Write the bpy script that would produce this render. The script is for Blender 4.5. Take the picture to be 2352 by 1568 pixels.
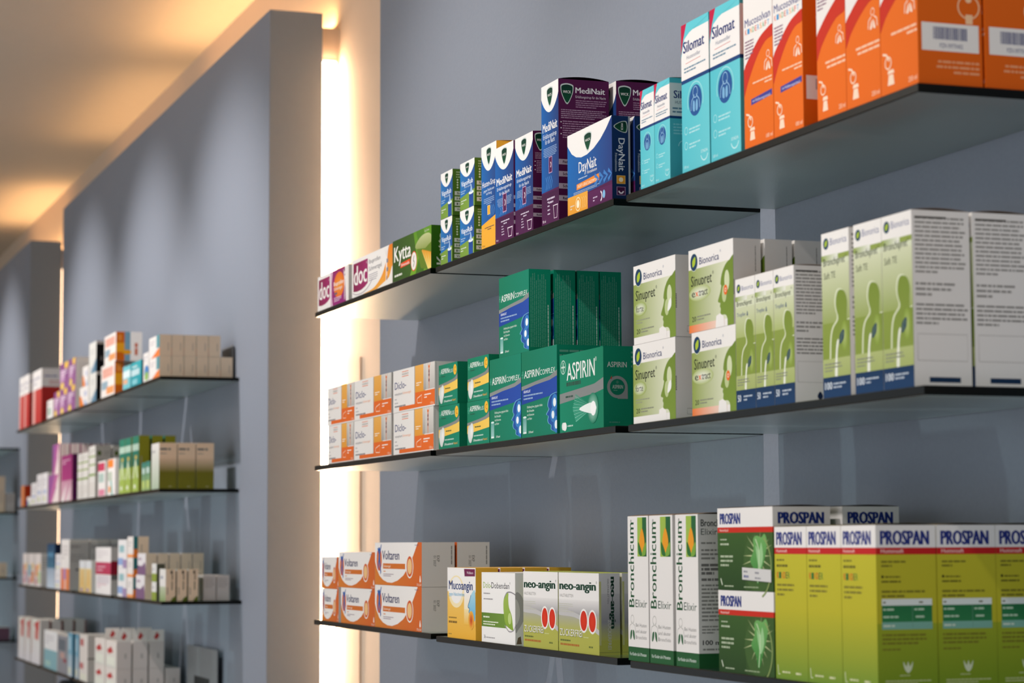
import bpy, bmesh, math, random
from mathutils import Vector, Matrix
from mathutils.geometry import tessellate_polygon
S = bpy.context.scene
C = S.collection
for o in list(bpy.data.objects):
    bpy.data.objects.remove(o)

H0 = 1.55                      # camera height above the floor; shelf heights below are relative to it
# ------------------------------------------------------------------ camera
cam_d = bpy.data.cameras.new('camera')
cam = bpy.data.objects.new('camera', cam_d)
C.objects.link(cam)
S.camera = cam
fwd = Vector((-0.9390245, 0.33202609, 0.08939616))
rgt = Vector((0.33300502, 0.94291583, -0.00417007))
upv = Vector((0.08567763, -0.02585357, 0.99598742))
cam.matrix_world = Matrix(((rgt.x, upv.x, -fwd.x, 0), (rgt.y, upv.y, -fwd.y, -1.0), (rgt.z, upv.z, -fwd.z, H0), (0, 0, 0, 1)))
cam_d.sensor_width = 36
cam_d.lens = 5181.2 / 2352 * 36
cam_d.clip_start = 0.05
cam_d.dof.use_dof = True
cam_d.dof.focus_distance = 2.92
cam_d.dof.aperture_fstop = 8.8
# ------------------------------------------------------------------ world, lights, exposure
w = bpy.data.worlds.new('shop_ambient')
S.world = w
w.use_nodes = True
w.node_tree.nodes['Background'].inputs[0].default_value = (0.86, 0.93, 1.0, 1)
w.node_tree.nodes['Background'].inputs[1].default_value = 0.66
S.view_settings.view_transform = 'Standard'
S.view_settings.look = 'None'
S.view_settings.exposure = -0.14
S.view_settings.gamma = 1.0
S.view_settings.use_curve_mapping = False
S.cycles.max_bounces = 8
S.cycles.transparent_max_bounces = 16
S.cycles.sample_clamp_indirect = 6.0

CEIL = 1.49
WALLY = 0.365                  # back wall
PY = 0.1925                    # front of the blue panels
PT = 0.127                     # thickness of the panels


def downlight(x, y, watts, col, size=67, tilt=0.79):
    l = bpy.data.lights.new('ceiling_spot', 'SPOT')
    l.energy = watts
    l.color = col
    l.spot_size = math.radians(size)
    l.spot_blend = 0.85
    l.shadow_soft_size = 0.022
    o = bpy.data.objects.new('ceiling_spot', l)
    o.location = (x, y, H0 + CEIL - 0.03)
    o.rotation_euler = (tilt, 0, 0)
    C.objects.link(o)


for sx, sw in ((-1.30, 40), (-2.44, 74), (-3.54, 60)):
    downlight(sx, -1.02, sw, (1.0, 0.95, 0.90))
for sx in (-5.47, -6.575, -7.74, -9.9, -11.0):
    downlight(sx, -1.02, 98, (1.0, 0.96, 0.94))


def area(name, loc, rot, sx, sy, watts, col):
    l = bpy.data.lights.new(name, 'AREA')
    l.shape = 'RECTANGLE'
    l.size = sx
    l.size_y = sy
    l.energy = watts
    l.color = col
    o = bpy.data.objects.new(name, l)
    o.location = loc
    o.rotation_euler = rot
    C.objects.link(o)


# added warm fill light that brightens the box fronts; no lamp seen there
area('front_fill', (-5.2, -2.9, H0 + CEIL - 0.05), (math.radians(38), 0, math.radians(-22)), 2.6, 0.9, 24, (1.0, 0.91, 0.82))

# added cool fill from low in front, lifting the wall under the shelves
area('low_cool_fill', (-3.2, -4.1, 1.25), (math.radians(90), 0, 0), 5.0, 2.0, 27, (0.88, 0.95, 1.0))
# added unseen lights behind the panel tops, warming the back wall and ceiling
for tx, tl, tw in ((-5.85, 1.5, 4.2), (-7.6, 1.3, 1.6), (-9.95, 1.2, 3.2), (-3.6, 0.9, 0.7), (-2.2, 1.2, 0.7)):
    area('cove_fill', (tx, 0.343, H0 + 1.225), (math.pi, 0, 0), tl, 0.03, tw, (1.0, 0.62, 0.30))

# ------------------------------------------------------------------ materials
def lin(c):
    if isinstance(c, str):
        c = [(int(c[i:i + 2], 16) / 255) ** 1.1 for i in (0, 2, 4)]
    return tuple((x / 12.92 if x <= 0.04045 else ((x + 0.055) / 1.055) ** 2.4) for x in c[:3])


def mat(name, col, rough=0.5, spec=0.4, noise=0.0, scale=30.0, bump=0.0):
    m = bpy.data.materials.new(name)
    m.use_nodes = True
    nt = m.node_tree
    b = nt.nodes['Principled BSDF']
    b.inputs['Roughness'].default_value = rough
    b.inputs['Specular IOR Level'].default_value = spec
    col = lin(col)
    if noise or bump:
        tc = nt.nodes.new('ShaderNodeTexCoord')
        n = nt.nodes.new('ShaderNodeTexNoise')
        n.inputs['Scale'].default_value = scale
        n.inputs['Detail'].default_value = 5
        nt.links.new(tc.outputs['Object'], n.inputs['Vector'])
        r = nt.nodes.new('ShaderNodeMix')
        r.data_type = 'RGBA'
        r.inputs['A'].default_value = tuple(x * (1 - noise) for x in col) + (1,)
        r.inputs['B'].default_value = tuple(min(1, x * (1 + noise)) for x in col) + (1,)
        nt.links.new(n.outputs['Fac'], r.inputs['Factor'])
        nt.links.new(r.outputs['Result'], b.inputs['Base Color'])
        if bump:
            bp = nt.nodes.new('ShaderNodeBump')
            bp.inputs['Strength'].default_value = bump
            bp.inputs['Distance'].default_value = 0.002
            nt.links.new(n.outputs['Fac'], bp.inputs['Height'])
            nt.links.new(bp.outputs['Normal'], b.inputs['Normal'])
    else:
        b.inputs['Base Color'].default_value = col + (1,)
    return m


M_BLUE = mat('blue_grey_wall_paint', (0.545, 0.57, 0.62), 0.6, 0.3, 0.05, 160, 0.25)
M_BEIGE = mat('beige_wall_paint', (0.56, 0.595, 0.63), 0.7, 0.2, 0.03, 60, 0.1)
M_WHITE = mat('white_wall_paint', (0.87, 0.78, 0.69), 0.8, 0.2, 0.02, 40, 0.05)
M_CEIL = mat('ceiling_paint', (0.87, 0.81, 0.73), 0.8, 0.2, 0.02, 20, 0.05)
M_FLOOR = mat('grey_floor', (0.84, 0.81, 0.78), 0.4, 0.4, 0.08, 6, 0.0)
M_STEEL = mat('grey_sheet_metal', (0.50, 0.50, 0.51), 0.4, 0.5, 0.04, 80, 0.0)
M_DARK = mat('dark_navy_plastic', (0.10, 0.12, 0.17), 0.5, 0.4, 0.05, 50, 0.0)
M_BLACK = mat('black_recess', (0.03, 0.03, 0.03), 0.5, 0.3, 0.02, 50, 0.0)
M_EDGE = mat('dark_green_glass_edge', (0.025, 0.04, 0.034), 0.25, 0.16, 0.25, 14, 0.0)
M_ALU = mat('white_aluminium', (0.85, 0.85, 0.84), 0.4, 0.4, 0.02, 50, 0.0)

M_CARD = bpy.data.materials.new('printed_cardboard')
M_CARD.use_nodes = True
_nt = M_CARD.node_tree
_b = _nt.nodes['Principled BSDF']
_a = _nt.nodes.new('ShaderNodeAttribute')
_a.attribute_name = 'Ink'
_n = _nt.nodes.new('ShaderNodeTexNoise')
_n.inputs['Scale'].default_value = 900
_tc = _nt.nodes.new('ShaderNodeTexCoord')
_nt.links.new(_tc.outputs['Object'], _n.inputs['Vector'])
_bp = _nt.nodes.new('ShaderNodeBump')
_bp.inputs['Strength'].default_value = 0.06
_bp.inputs['Distance'].default_value = 0.0005
_nt.links.new(_n.outputs['Fac'], _bp.inputs['Height'])
_nt.links.new(_bp.outputs['Normal'], _b.inputs['Normal'])
_nt.links.new(_a.outputs['Color'], _b.inputs['Base Color'])
_b.inputs['Roughness'].default_value = 0.48
_b.inputs['Specular IOR Level'].default_value = 0.14

# shelf glass: a clear upper side and a frosted underside
def glass(name, clear, trans, rough, base):
    m = bpy.data.materials.new(name)
    m.use_nodes = True
    nt = m.node_tree
    nt.nodes.clear()
    o = nt.nodes.new('ShaderNodeOutputMaterial')
    t = nt.nodes.new('ShaderNodeBsdfTransparent')
    t.inputs['Color'].default_value = (0.82, 0.95, 0.95, 1)
    l = nt.nodes.new('ShaderNodeBsdfTranslucent')
    l.inputs['Color'].default_value = (0.66, 0.76, 0.76, 1)
    d = nt.nodes.new('ShaderNodeBsdfPrincipled')
    d.inputs['Base Color'].default_value = base
    d.inputs['Roughness'].default_value = rough
    d.inputs['Specular IOR Level'].default_value = 0.8
    n = nt.nodes.new('ShaderNodeTexNoise')
    n.inputs['Scale'].default_value = 420
    tc = nt.nodes.new('ShaderNodeTexCoord')
    nt.links.new(tc.outputs['Object'], n.inputs['Vector'])
    bp = nt.nodes.new('ShaderNodeBump')
    bp.inputs['Strength'].default_value = 0.35
    bp.inputs['Distance'].default_value = 0.001
    nt.links.new(n.outputs['Fac'], bp.inputs['Height'])
    if rough > 0.2: nt.links.new(bp.outputs['Normal'], d.inputs['Normal'])
    m1 = nt.nodes.new('ShaderNodeMixShader')
    m1.inputs[0].default_value = trans / max(1e-6, 1 - clear)
    nt.links.new(d.outputs[0], m1.inputs[1])
    nt.links.new(l.outputs[0], m1.inputs[2])
    m2 = nt.nodes.new('ShaderNodeMixShader')
    m2.inputs[0].default_value = clear
    nt.links.new(m1.outputs[0], m2.inputs[1])
    nt.links.new(t.outputs[0], m2.inputs[2])
    g = nt.nodes.new('ShaderNodeBsdfGlossy')
    g.inputs['Roughness'].default_value = rough
    g.inputs['Color'].default_value = (0.92, 0.97, 0.96, 1)
    if rough > 0.2: nt.links.new(bp.outputs['Normal'], g.inputs['Normal'])
    fz = nt.nodes.new('ShaderNodeFresnel')
    fz.inputs['IOR'].default_value = 1.42
    m3 = nt.nodes.new('ShaderNodeMixShader')
    nt.links.new(fz.outputs[0], m3.inputs[0])
    nt.links.new(m2.outputs[0], m3.inputs[1])
    nt.links.new(g.outputs[0], m3.inputs[2])
    nt.links.new(m3.outputs[0], o.inputs[0])
    return m


M_GLASS = glass('clear_shelf_glass', 0.93, 0.02, 0.1, (0.10, 0.14, 0.13, 1))
M_FROST = glass('frosted_shelf_glass', 0.42, 0.22, 0.30, (0.68, 0.85, 0.83, 1))



def lamp(name, strength):
    m = bpy.data.materials.new(name)
    m.use_nodes = True
    nt = m.node_tree
    nt.nodes.clear()
    o = nt.nodes.new('ShaderNodeOutputMaterial')
    e = nt.nodes.new('ShaderNodeEmission')
    e.inputs['Color'].default_value = (1.0, 0.66, 0.40, 1)
    e.inputs['Strength'].default_value = strength
    nt.links.new(e.outputs[0], o.inputs[0])
    return m


M_LAMP = lamp('lamp_diffuser', 58)
M_LAMP_DIM = lamp('dimmed_lamp_diffuser', 6)


# ------------------------------------------------------------------ mesh helpers
def tag(o, label=None, cat=None, group=None, kind=None):
    if label: o['label'] = label
    if cat: o['category'] = cat
    if group: o['group'] = group
    if kind: o['kind'] = kind
    return o


def link(name, me, parent=None, loc=None):
    o = bpy.data.objects.new(name, me)
    C.objects.link(o)
    if parent: o.parent = parent
    if loc: o.location = loc
    return o


def box_mesh(name, x0, x1, y0, y1, z0, z1, mats, pick=None, bevel=0.0, org=(0, 0, 0)):
    bm = bmesh.new()
    bmesh.ops.create_cube(bm, size=1)
    for v in bm.verts:
        v.co = Vector(((x0 + x1) / 2 + v.co.x * (x1 - x0) - org[0], (y0 + y1) / 2 + v.co.y * (y1 - y0) - org[1], (z0 + z1) / 2 + v.co.z * (z1 - z0) - org[2]))
    bm.normal_update()
    if pick:
        for f in bm.faces: f.material_index = pick(f.normal)
    if bevel:
        bmesh.ops.bevel(bm, geom=list(bm.edges), offset=bevel, segments=2, affect='EDGES', profile=0.5)
    me = bpy.data.meshes.new(name)
    bm.to_mesh(me)
    bm.free()
    for m in mats: me.materials.append(m)
    return me


def struct(name, *a, **k):
    return tag(link(name, box_mesh(name, *a, **k)), kind='structure')


# ------------------------------------------------------------------ the room
struct('wall_back', -14.1, 0.5, WALLY, WALLY + 0.12, 0, H0 + CEIL, [M_WHITE])
struct('ceiling', -14.1, 0.5, -4.2, WALLY + 0.12, H0 + CEIL, H0 + CEIL + 0.1, [M_CEIL])
struct('floor', -14.1, 0.5, -4.2, WALLY + 0.12, -0.1, 0, [M_FLOOR])
struct('wall_end', -14.1, -14.0, -4.2, WALLY, 0, H0 + CEIL, [M_WHITE])
PTOP = H0 + 1.242
for nm, x0, x1 in (('wall_right', -4.131, -1.40), ('wall_middle', -8.344, -5.054), ('wall_left', -12.6, -9.258)):
    struct(nm, x0, x1, PY, PY + PT, 0, PTOP, [M_BLUE, M_BEIGE], pick=lambda n: 0 if n.y < -0.5 else 1, bevel=0.0015)
# battens that hold the panels off the back wall
for k, (x0, x1) in enumerate(((-4.11, -1.42), (-8.32, -5.074), (-12.58, -9.28))):
    struct('trim_%d' % (k + 1), x0, x1, PY + PT, WALLY, 0, PTOP - 0.03, [M_WHITE])
# white boards on the back wall in the gaps between the panels, their lower part
struct('trim_4', -5.074, -4.872, WALLY - 0.005, WALLY, 0, H0 + 0.42, [M_WHITE])
struct('trim_5', -9.28, -9.08, WALLY - 0.005, WALLY, 0, H0 + 0.42, [M_WHITE])

# glowing light strips on the right edge of the battens
for x, lab in ((-5.074, 'glowing warm light strip behind the edge of the middle blue panel'), (-9.28, 'glowing warm light strip behind the edge of the far blue panel')):
    r = link('light_strip', None, loc=(x, PY + PT + 0.02, H0))
    tag(r, lab, 'light', 'light strips behind the panels')
    link('mounting_channel', box_mesh('mounting_channel', 0.0, 0.004, -0.018, 0.018, -1.2, 1.135, [M_ALU]), r)
    link('diffuser', box_mesh('diffuser', 0.004, 0.012, -0.016, 0.016, -0.36, 1.13, [M_LAMP if x > -7 else M_LAMP_DIM], bevel=0.002), r)

# ------------------------------------------------------------------ glass shelves
GT = 0.0085


def shelf(x0, x1, ztop, label, group, y1=PY, y0=0.0):
    me = box_mesh('glass_shelf', x0, x1, y0, y1, H0 + ztop - GT, H0 + ztop, [M_GLASS, M_EDGE, M_FROST], pick=lambda n: 0 if n.z > 0.5 else (2 if n.z < -0.5 else 1), org=(x0, 0, H0 + ztop - GT))
    bm = bmesh.new(); bm.from_mesh(me)
    es = [e for e in bm.edges if abs(e.verts[0].co.z - e.verts[1].co.z) < 1e-6]
    bmesh.ops.bevel(bm, geom=es, offset=0.0009, segments=1, affect='EDGES', material=1)
    bm.to_mesh(me); bm.free()
    o = link('glass_shelf', me, loc=(x0, 0, H0 + ztop - GT))
    return tag(o, label, 'shelf', group)


AX = ((-3.877, -3.192), (-3.165, -2.464), (-2.424, -1.743))
A1 = (0.4110, 0.4090, 0.4070)
A2 = (0.1390, 0.1385, 0.1375)
A3 = (-0.1305, -0.1330, -0.1340)
SEG = ('left', 'middle', 'right')
WHAT = (('holding the plum and white ointment boxes', 'holding the blue and plum cold remedy boxes', 'holding the turquoise and orange syrup boxes'),
        ('holding the white and orange gel boxes', 'holding the green painkiller boxes', 'holding the white and lime green boxes'),
        ('holding the orange and white gel boxes', 'holding the throat lozenge boxes', 'holding the white elixir and lime kids syrup boxes'))
for ri, (row, zs) in enumerate((('top', A1), ('middle', A2), ('bottom', A3))):
    for k in range(3):
        shelf(AX[k][0], AX[k][1], zs[k], '%s glass plate of the sharp shelves, %s' % (row, WHAT[ri][k]), 'glass shelves on the near panel')
BXR = (((-8.06, -7.41), (-7.385, -6.70), (-6.675, -6.01), (-5.985, -5.355)), ((-8.0, -7.297), (-7.287, -6.72), (-6.69, -6.005), (-5.98, -5.350)),
       ((-7.95, -7.41), (-7.385, -6.70), (-6.67, -6.01), (-5.985, -5.310)), ((-8.02, -7.41), (-7.385, -6.71), (-6.68, -5.93), (-5.905, -5.40)))
BZ = (0.4040, 0.1350, -0.1310, -0.3820)
BW = (('under the red and white boxes', 'under the purple flowered boxes', 'under the orange boxes and the black ones', 'under the rows of plain tan box ends'),
      ('under the small white boxes at its far end', 'under the pink and magenta boxes', 'under the white boxes with green bands', 'under the green and olive boxes'),
      ('under the small colourful boxes', 'under the navy box and the tall orange footed box', 'under the yellow boxes and the red banded ones', 'under the purple marked boxes'),
      ('under the tall white boxes with red marks', 'under the teal and pale blue boxes', 'under the boxes with raised display flaps', 'under the grey metal plate'))
for ri, row in enumerate(('first', 'second', 'third', 'fourth')):
    for k in range(4):
        shelf(BXR[ri][k][0], BXR[ri][k][1], BZ[ri], 'blurred glass plate %s, %s shelf down' % (BW[ri][k], row), 'glass shelves on the middle panel')
CZ = (0.405, 0.139, -0.128, -0.385)
for ri, row in enumerate(('topmost', 'second', 'third', 'lowest')):
    shelf(-11.9, -9.50, CZ[ri], '%s of the glass shelves on the farthest panel at the left edge' % row, 'glass shelves on the far panel')
# ------------------------------------------------------------------ printing on cartons
_FONT = {}


def glyphs(s, bold):
    k = (s, bold)
    if k not in _FONT:
        cu = bpy.data.curves.new('t', 'FONT')
        cu.body = s
        cu.resolution_u = 2
        cu.offset = bold
        ob = bpy.data.objects.new('t', cu)
        me = ob.to_mesh()
        me.calc_loop_triangles()
        vs = [(v.co.x, v.co.y) for v in me.vertices]
        ts = [tuple(t.vertices) for t in me.loop_triangles]
        ob.to_mesh_clear()
        bpy.data.objects.remove(ob)
        bpy.data.curves.remove(cu)
        _FONT[k] = (vs, ts)
    return _FONT[k]


CAP = max(p[1] for p in glyphs('H', 0.0)[0])


def clip(pts, W, H):
    for ax, lim, sgn in ((0, 0, 1), (0, W, -1), (1, 0, 1), (1, H, -1)):
        out = []
        n = len(pts)
        for i in range(n):
            a, b = pts[i - 1], pts[i]
            da, db = (a[ax] - lim) * sgn, (b[ax] - lim) * sgn
            if (da >= 0) != (db >= 0):
                t = da / (da - db)
                out.append((a[0] + (b[0] - a[0]) * t, a[1] + (b[1] - a[1]) * t))
            if db >= 0: out.append(b)
        pts = out
        if len(pts) < 3: return []
    return pts


def mixc(a, b, t): return tuple(x + (y - x) * t for x, y in zip(a, b))


def smooth(pts, n=6, closed=True):
    out = []
    N = len(pts)
    rng = range(N) if closed else range(N - 1)
    for i in rng:
        p0 = pts[(i - 1) % N] if closed or i > 0 else pts[i]
        p1 = pts[i]; p2 = pts[(i + 1) % N]
        p3 = pts[(i + 2) % N] if closed or i + 2 < N else p2
        for k in range(n):
            t = k / n
            out.append(tuple(0.5 * (2 * b + (c - a) * t + (2 * a - 5 * b + 4 * c - d) * t * t + (3 * b - a - 3 * c + d) * t ** 3) for a, b, c, d in zip(p0, p1, p2, p3)))
    if not closed: out.append(pts[-1])
    return out


STEP = 0.00004


class Art:
    """flat printed shapes on one face; x and y run 0..1 over the face"""
    def __init__(s, W, H, base):
        s.W, s.H = W, H
        s.V, s.FC, s.K, s.bb = [], [], [], []
        s.base = lin(base)

    def _lay(s, pts):
        x0 = min(p[0] for p in pts); x1 = max(p[0] for p in pts); y0 = min(p[1] for p in pts); y1 = max(p[1] for p in pts)
        l = 1
        for a in s.bb:
            if a[4] >= l and a[0] < x1 and a[1] > x0 and a[2] < y1 and a[3] > y0: l = a[4] + 1
        s.bb.append((x0, x1, y0, y1, l))
        return l * STEP

    def _put(s, pts, tris, cols, lay=None):
        if not pts: return
        z = s._lay(pts) if lay is None else lay
        n = len(s.V)
        s.V += [(p[0], p[1], z) for p in pts]
        s.K += cols if isinstance(cols, list) else [cols] * len(pts)
        s.FC += [tuple(i + n for i in t) for t in tris]

    def R(s, x0, y0, x1, y1, c, c2=None, d='v'):
        c = lin(c); c2 = lin(c2) if c2 else c
        W, H = s.W, s.H
        x0, x1 = max(0, x0), min(1, x1); y0, y1 = max(0, y0), min(1, y1)
        s._put([(x0 * W, y0 * H), (x1 * W, y0 * H), (x1 * W, y1 * H), (x0 * W, y1 * H)], [(0, 1, 2), (0, 2, 3)], [c, c, c2, c2] if d == 'v' else [c, c2, c2, c])

    def P(s, pts, c, c2=None, d='v'):
        W, H = s.W, s.H
        q = clip([(x * W, y * H) for x, y in pts], W, H)
        if len(q) < 3: return
        tr = tessellate_polygon([[Vector((a, b, 0)) for a, b in q]])
        c = lin(c)
        if c2:
            c2 = lin(c2)
            ax = 1 if d == 'v' else 0
            lo = min(p[ax] for p in q); hi = max(p[ax] for p in q)
            cols = [mixc(c, c2, (p[ax] - lo) / (hi - lo + 1e-9)) for p in q]
        else:
            cols = c
        s._put(q, [tuple(t) for t in tr], cols)

    def E(s, cx, cy, r, c, ry=None, c2=None, n=28, rot=0):
        W, H = s.W, s.H
        rx = r * W; ry = rx if ry is None else ry * H
        ca, sa = math.cos(rot), math.sin(rot)
        ring = []
        for i in range(n):
            a, b = rx * math.cos(i * 2 * math.pi / n), ry * math.sin(i * 2 * math.pi / n)
            ring.append((cx * W + a * ca - b * sa, cy * H + a * sa + b * ca))
        inside = all(0 <= p[0] <= W and 0 <= p[1] <= H for p in ring)
        if inside:
            c = lin(c); c2 = lin(c2) if c2 else c
            s._put([(cx * W, cy * H)] + ring, [(0, 1 + i, 1 + (i + 1) % n) for i in range(n)], [c] + [c2] * n)
        else:
            q = clip(ring, W, H)
            if len(q) > 2:
                s._put(q, [(0, i, i + 1) for i in range(1, len(q) - 1)], lin(c2 or c))

    def ring(s, cx, cy, r0, r1, c, a0=0, a1=360, n=36):
        W, H = s.W, s.H
        pts = []
        for i in range(n + 1):
            a = math.radians(a0 + (a1 - a0) * i / n)
            for r in (r0, r1): pts.append((cx * W + r * W * math.cos(a), cy * H + r * W * math.sin(a)))
        s._put(pts, [t for i in range(n) for t in ((2 * i, 2 * i + 1, 2 * i + 3), (2 * i, 2 * i + 3, 2 * i + 2))], lin(c))

    def L(s, pts, wd, c):
        W, H = s.W, s.H
        q = [Vector((x * W, y * H)) for x, y in pts]
        out = []
        for i, p in enumerate(q):
            d = (q[min(i + 1, len(q) - 1)] - q[max(i - 1, 0)])
            if d.length < 1e-9: d = Vector((1, 0))
            d.normalize()
            nrm = Vector((-d.y, d.x)) * wd * W / 2
            out += [(min(max(p.x + nrm.x, 0), W), min(max(p.y + nrm.y, 0), H)), (min(max(p.x - nrm.x, 0), W), min(max(p.y - nrm.y, 0), H))]
        s._put(out, [t for i in range(len(q) - 1) for t in ((2 * i, 2 * i + 1, 2 * i + 3), (2 * i, 2 * i + 3, 2 * i + 2))], lin(c))

    def T(s, t, x, y, h, c, w=None, b=0.0, rot=0, sh=0.0, al=0):
        """text with its baseline at y, cap height h (of the face height, or of the width when turned), fitted to width w"""
        vs, ts = glyphs(t, 0.0)
        if not vs: return
        W, H = s.W, s.H
        x0 = min(v[0] for v in vs); x1 = max(v[0] for v in vs)
        along, across = (W, H) if rot == 0 else (H, W)
        sy = h * across / CAP
        sx = sy if w is None else w * along / (x1 - x0)
        off = (0, -(x1 - x0) * sx, -(x1 - x0) * sx / 2)[al]
        pts = []
        for a, bb in vs:
            px = (a - x0) * sx + off + sh * bb * sy; py = bb * sy
            if rot == 90: px, py = -py, px
            elif rot == -90: px, py = py, -px
            pts.append((x * W + px, y * H + py))
        lay = s._lay(pts)
        n = 0 if b <= 0.008 else (2 if b < .04 else 3)
        for i in range(-n, n + 1):
            d = i * b * 0.36 * sx
            q = [(p[0] + d, p[1], ) if rot == 0 else (p[0], p[1] + d) for p in pts]
            s._put(q, ts, lin(c), lay + i * 0.0000015)

    def F(s, x0, y0, x1, y1, n, c, seed=1, al=0, fill=0.46, rot=0):
        """n lines of fine print: rows of short word-like dashes"""
        W, H = s.W, s.H
        R = random.Random(seed)
        pts, tr = [], []
        for i in range(n):
            if rot == 0:
                lh = (y1 - y0) / n; yy = y1 - lh * (i + 1) + lh * 0.2; hh = lh * fill
                end = x1 if i < n - 1 else x0 + (x1 - x0) * R.uniform(0.4, 0.9)
                end = end - (x1 - x0) * R.uniform(0, 0.12)
                st = x0 if al == 0 else (x1 - (end - x0) if al == 1 else x0 + (x1 - end) / 2)
                fin = st + end - x0
                unit = lh * H / W
            else:
                lh = (x1 - x0) / n; xx = x0 + lh * i + lh * 0.2; hh = lh * fill
                st = y0; fin = y1 - (y1 - y0) * R.uniform(0, 0.12)
                unit = lh * W / H
            p = st
            while p < fin:
                q = min(fin, p + unit * R.uniform(0.5, 2.6))
                k = len(pts)
                if rot == 0: pts += [(p * W, yy * H), (q * W, yy * H), (q * W, (yy + hh) * H), (p * W, (yy + hh) * H)]
                else: pts += [(xx * W, p * H), ((xx + hh) * W, p * H), ((xx + hh) * W, q * H), (xx * W, q * H)]
                tr += [(k, k + 1, k + 2), (k, k + 2, k + 3)]
                p = q + unit * 0.22
        s._put(pts, tr, mixc(lin(c), s.base, 0.22))


def sheet(name, art, thick, parent, frame):
    """one board of a carton: a thin slab with the art on its outer side; frame maps (x, y, out) to local coordinates"""
    W, H, t = art.W, art.H, thick
    e = 0.00035
    V = [(e, e, 0), (W - e, e, 0), (W - e, H - e, 0), (e, H - e, 0), (0, 0, -e), (W, 0, -e), (W, H, -e), (0, H, -e), (0, 0, -t), (W, 0, -t), (W, H, -t), (0, H, -t)]
    F = [(0, 1, 2, 3), (0, 4, 5, 1), (1, 5, 6, 2), (2, 6, 7, 3), (3, 7, 4, 0), (4, 8, 9, 5), (5, 9, 10, 6), (6, 10, 11, 7), (7, 11, 8, 4), (8, 11, 10, 9)]
    edge = mixc(art.base, (0.8, 0.77, 0.72), 0.35)
    K = [art.base] * 4 + [edge] * 8
    n = len(V)
    V = V + art.V
    F = F + [tuple(i + n for i in f) for f in art.FC]
    K = K + art.K
    me = bpy.data.meshes.new(name)
    me.from_pydata([frame(*v) for v in V], [], F)
    ca = me.color_attributes.new('Ink', 'FLOAT_COLOR', 'POINT')
    ca.data.foreach_set('color', [x for k in K for x in (k[0], k[1], k[2], 1.0)])
    me.materials.append(M_CARD)
    return link(name, me, parent)


def plain(name, x0, x1, y0, y1, z0, z1, col, parent):
    a = Art(x1 - x0, z1 - z0, col)
    me = bpy.data.meshes.new(name)
    V = [(x0, y0, z0), (x1, y0, z0), (x1, y1, z0), (x0, y1, z0), (x0, y0, z1), (x1, y0, z1), (x1, y1, z1), (x0, y1, z1)]
    F = [(0, 3, 2, 1), (4, 5, 6, 7), (0, 1, 5, 4), (1, 2, 6, 5), (2, 3, 7, 6), (3, 0, 4, 7)]
    me.from_pydata(V, [], F)
    ca = me.color_attributes.new('Ink', 'FLOAT_COLOR', 'POINT')
    ca.data.foreach_set('color', [x for k in range(8) for x in a.base + (1.0,)])
    me.materials.append(M_CARD)
    return link(name, me, parent)


def bowed_flap(w, d, rise, col, parent, h):
    """the closed top flap of a carton, bulging upwards a little"""
    N = 10
    V, F = [], []
    for i in range(N + 1):
        t = i / N
        z = h + 0.0003 + rise * (math.sin(math.pi * t) ** 0.8)
        y = 0.0006 + (d - 0.0012) * t
        V += [(0.0006, y, z), (w - 0.0006, y, z), (0.0006, y, z - 0.0004), (w - 0.0006, y, z - 0.0004)]
    for i in range(N):
        a, b = 4 * i, 4 * i + 4
        F += [(a, a + 1, b + 1, b), (a + 2, b + 2, b + 3, a + 3), (a + 1, a + 3, b + 3, b + 1), (a, b, b + 2, a + 2)]
    F += [(0, 2, 3, 1), (4 * N, 4 * N + 1, 4 * N + 3, 4 * N + 2)]
    me = bpy.data.meshes.new('top_flap')
    me.from_pydata(V, [], F)
    ca = me.color_attributes.new('Ink', 'FLOAT_COLOR', 'POINT')
    k = lin(col)
    ca.data.foreach_set('color', [x for _ in V for x in k + (1.0,)])
    me.materials.append(M_CARD)
    return link('top_flap', me, parent)


BT = 0.0004


def carton(name, label, x0, x1, y0, dep, z0, h, front, side, group=None, cat='medicine box', shell='e6e0da', flap=None, seed=0):
    """a folding carton: front board, right-hand board and the rest of the sleeve, on an Empty at its base"""
    wd = x1 - x0
    r = link(name, None, loc=(x0, y0, H0 + z0))
    tag(r, label, cat, group)
    fa = Art(wd, h, 'f0ece8'); front(fa)
    sa = Art(dep, h, 'e8e4e0'); side(sa)
    sheet('front_panel', fa, BT, r, lambda a, b, c: (a, -c, b))
    sheet('side_panel', sa, BT, r, lambda a, b, c: (wd + c, a, b))
    plain('sleeve', 0.0, wd - BT, BT, dep, 0.0, h, shell, r)
    if flap: bowed_flap(wd, dep, flap[0], flap[1], r, h)
    return r


def dup(root, loc, label, group=None):
    r = root.copy(); C.objects.link(r)
    r.location = loc
    r['label'] = label
    if group: r['group'] = group
    for ch in list(root.children):
        c = ch.copy(); C.objects.link(c); c.parent = r
    return r
# ------------------------------------------------------------------ art of the near shelves
WHT = 'f4f0ec'


def blank(c):
    def f(a): a.R(0, 0, 1, 1, c); a.base = lin(c)
    return f


def figure(a, cx, y0, h, c, wd=0.1):
    """small standing person with raised arms"""
    k = h * a.H / a.W
    def q(pts): return [(cx + x * wd * 5 * k * 0.2, y0 + y * h) for x, y in pts]
    a.P(q(smooth([(-.5, 0), (-.28, 0), (-.1, .42), (0, .47), (.1, .42), (.28, 0), (.5, 0), (.35, .45), (.42, .72), (1.1, 1), (1.0, 1.04), (.15, .8), (-.15, .8), (-1.0, 1.04), (-1.1, 1), (-.42, .72), (-.35, .45)], 3)), c)
    a.E(cx, y0 + h * .9, .06 * h * a.H / a.W, c, n=16)


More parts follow.
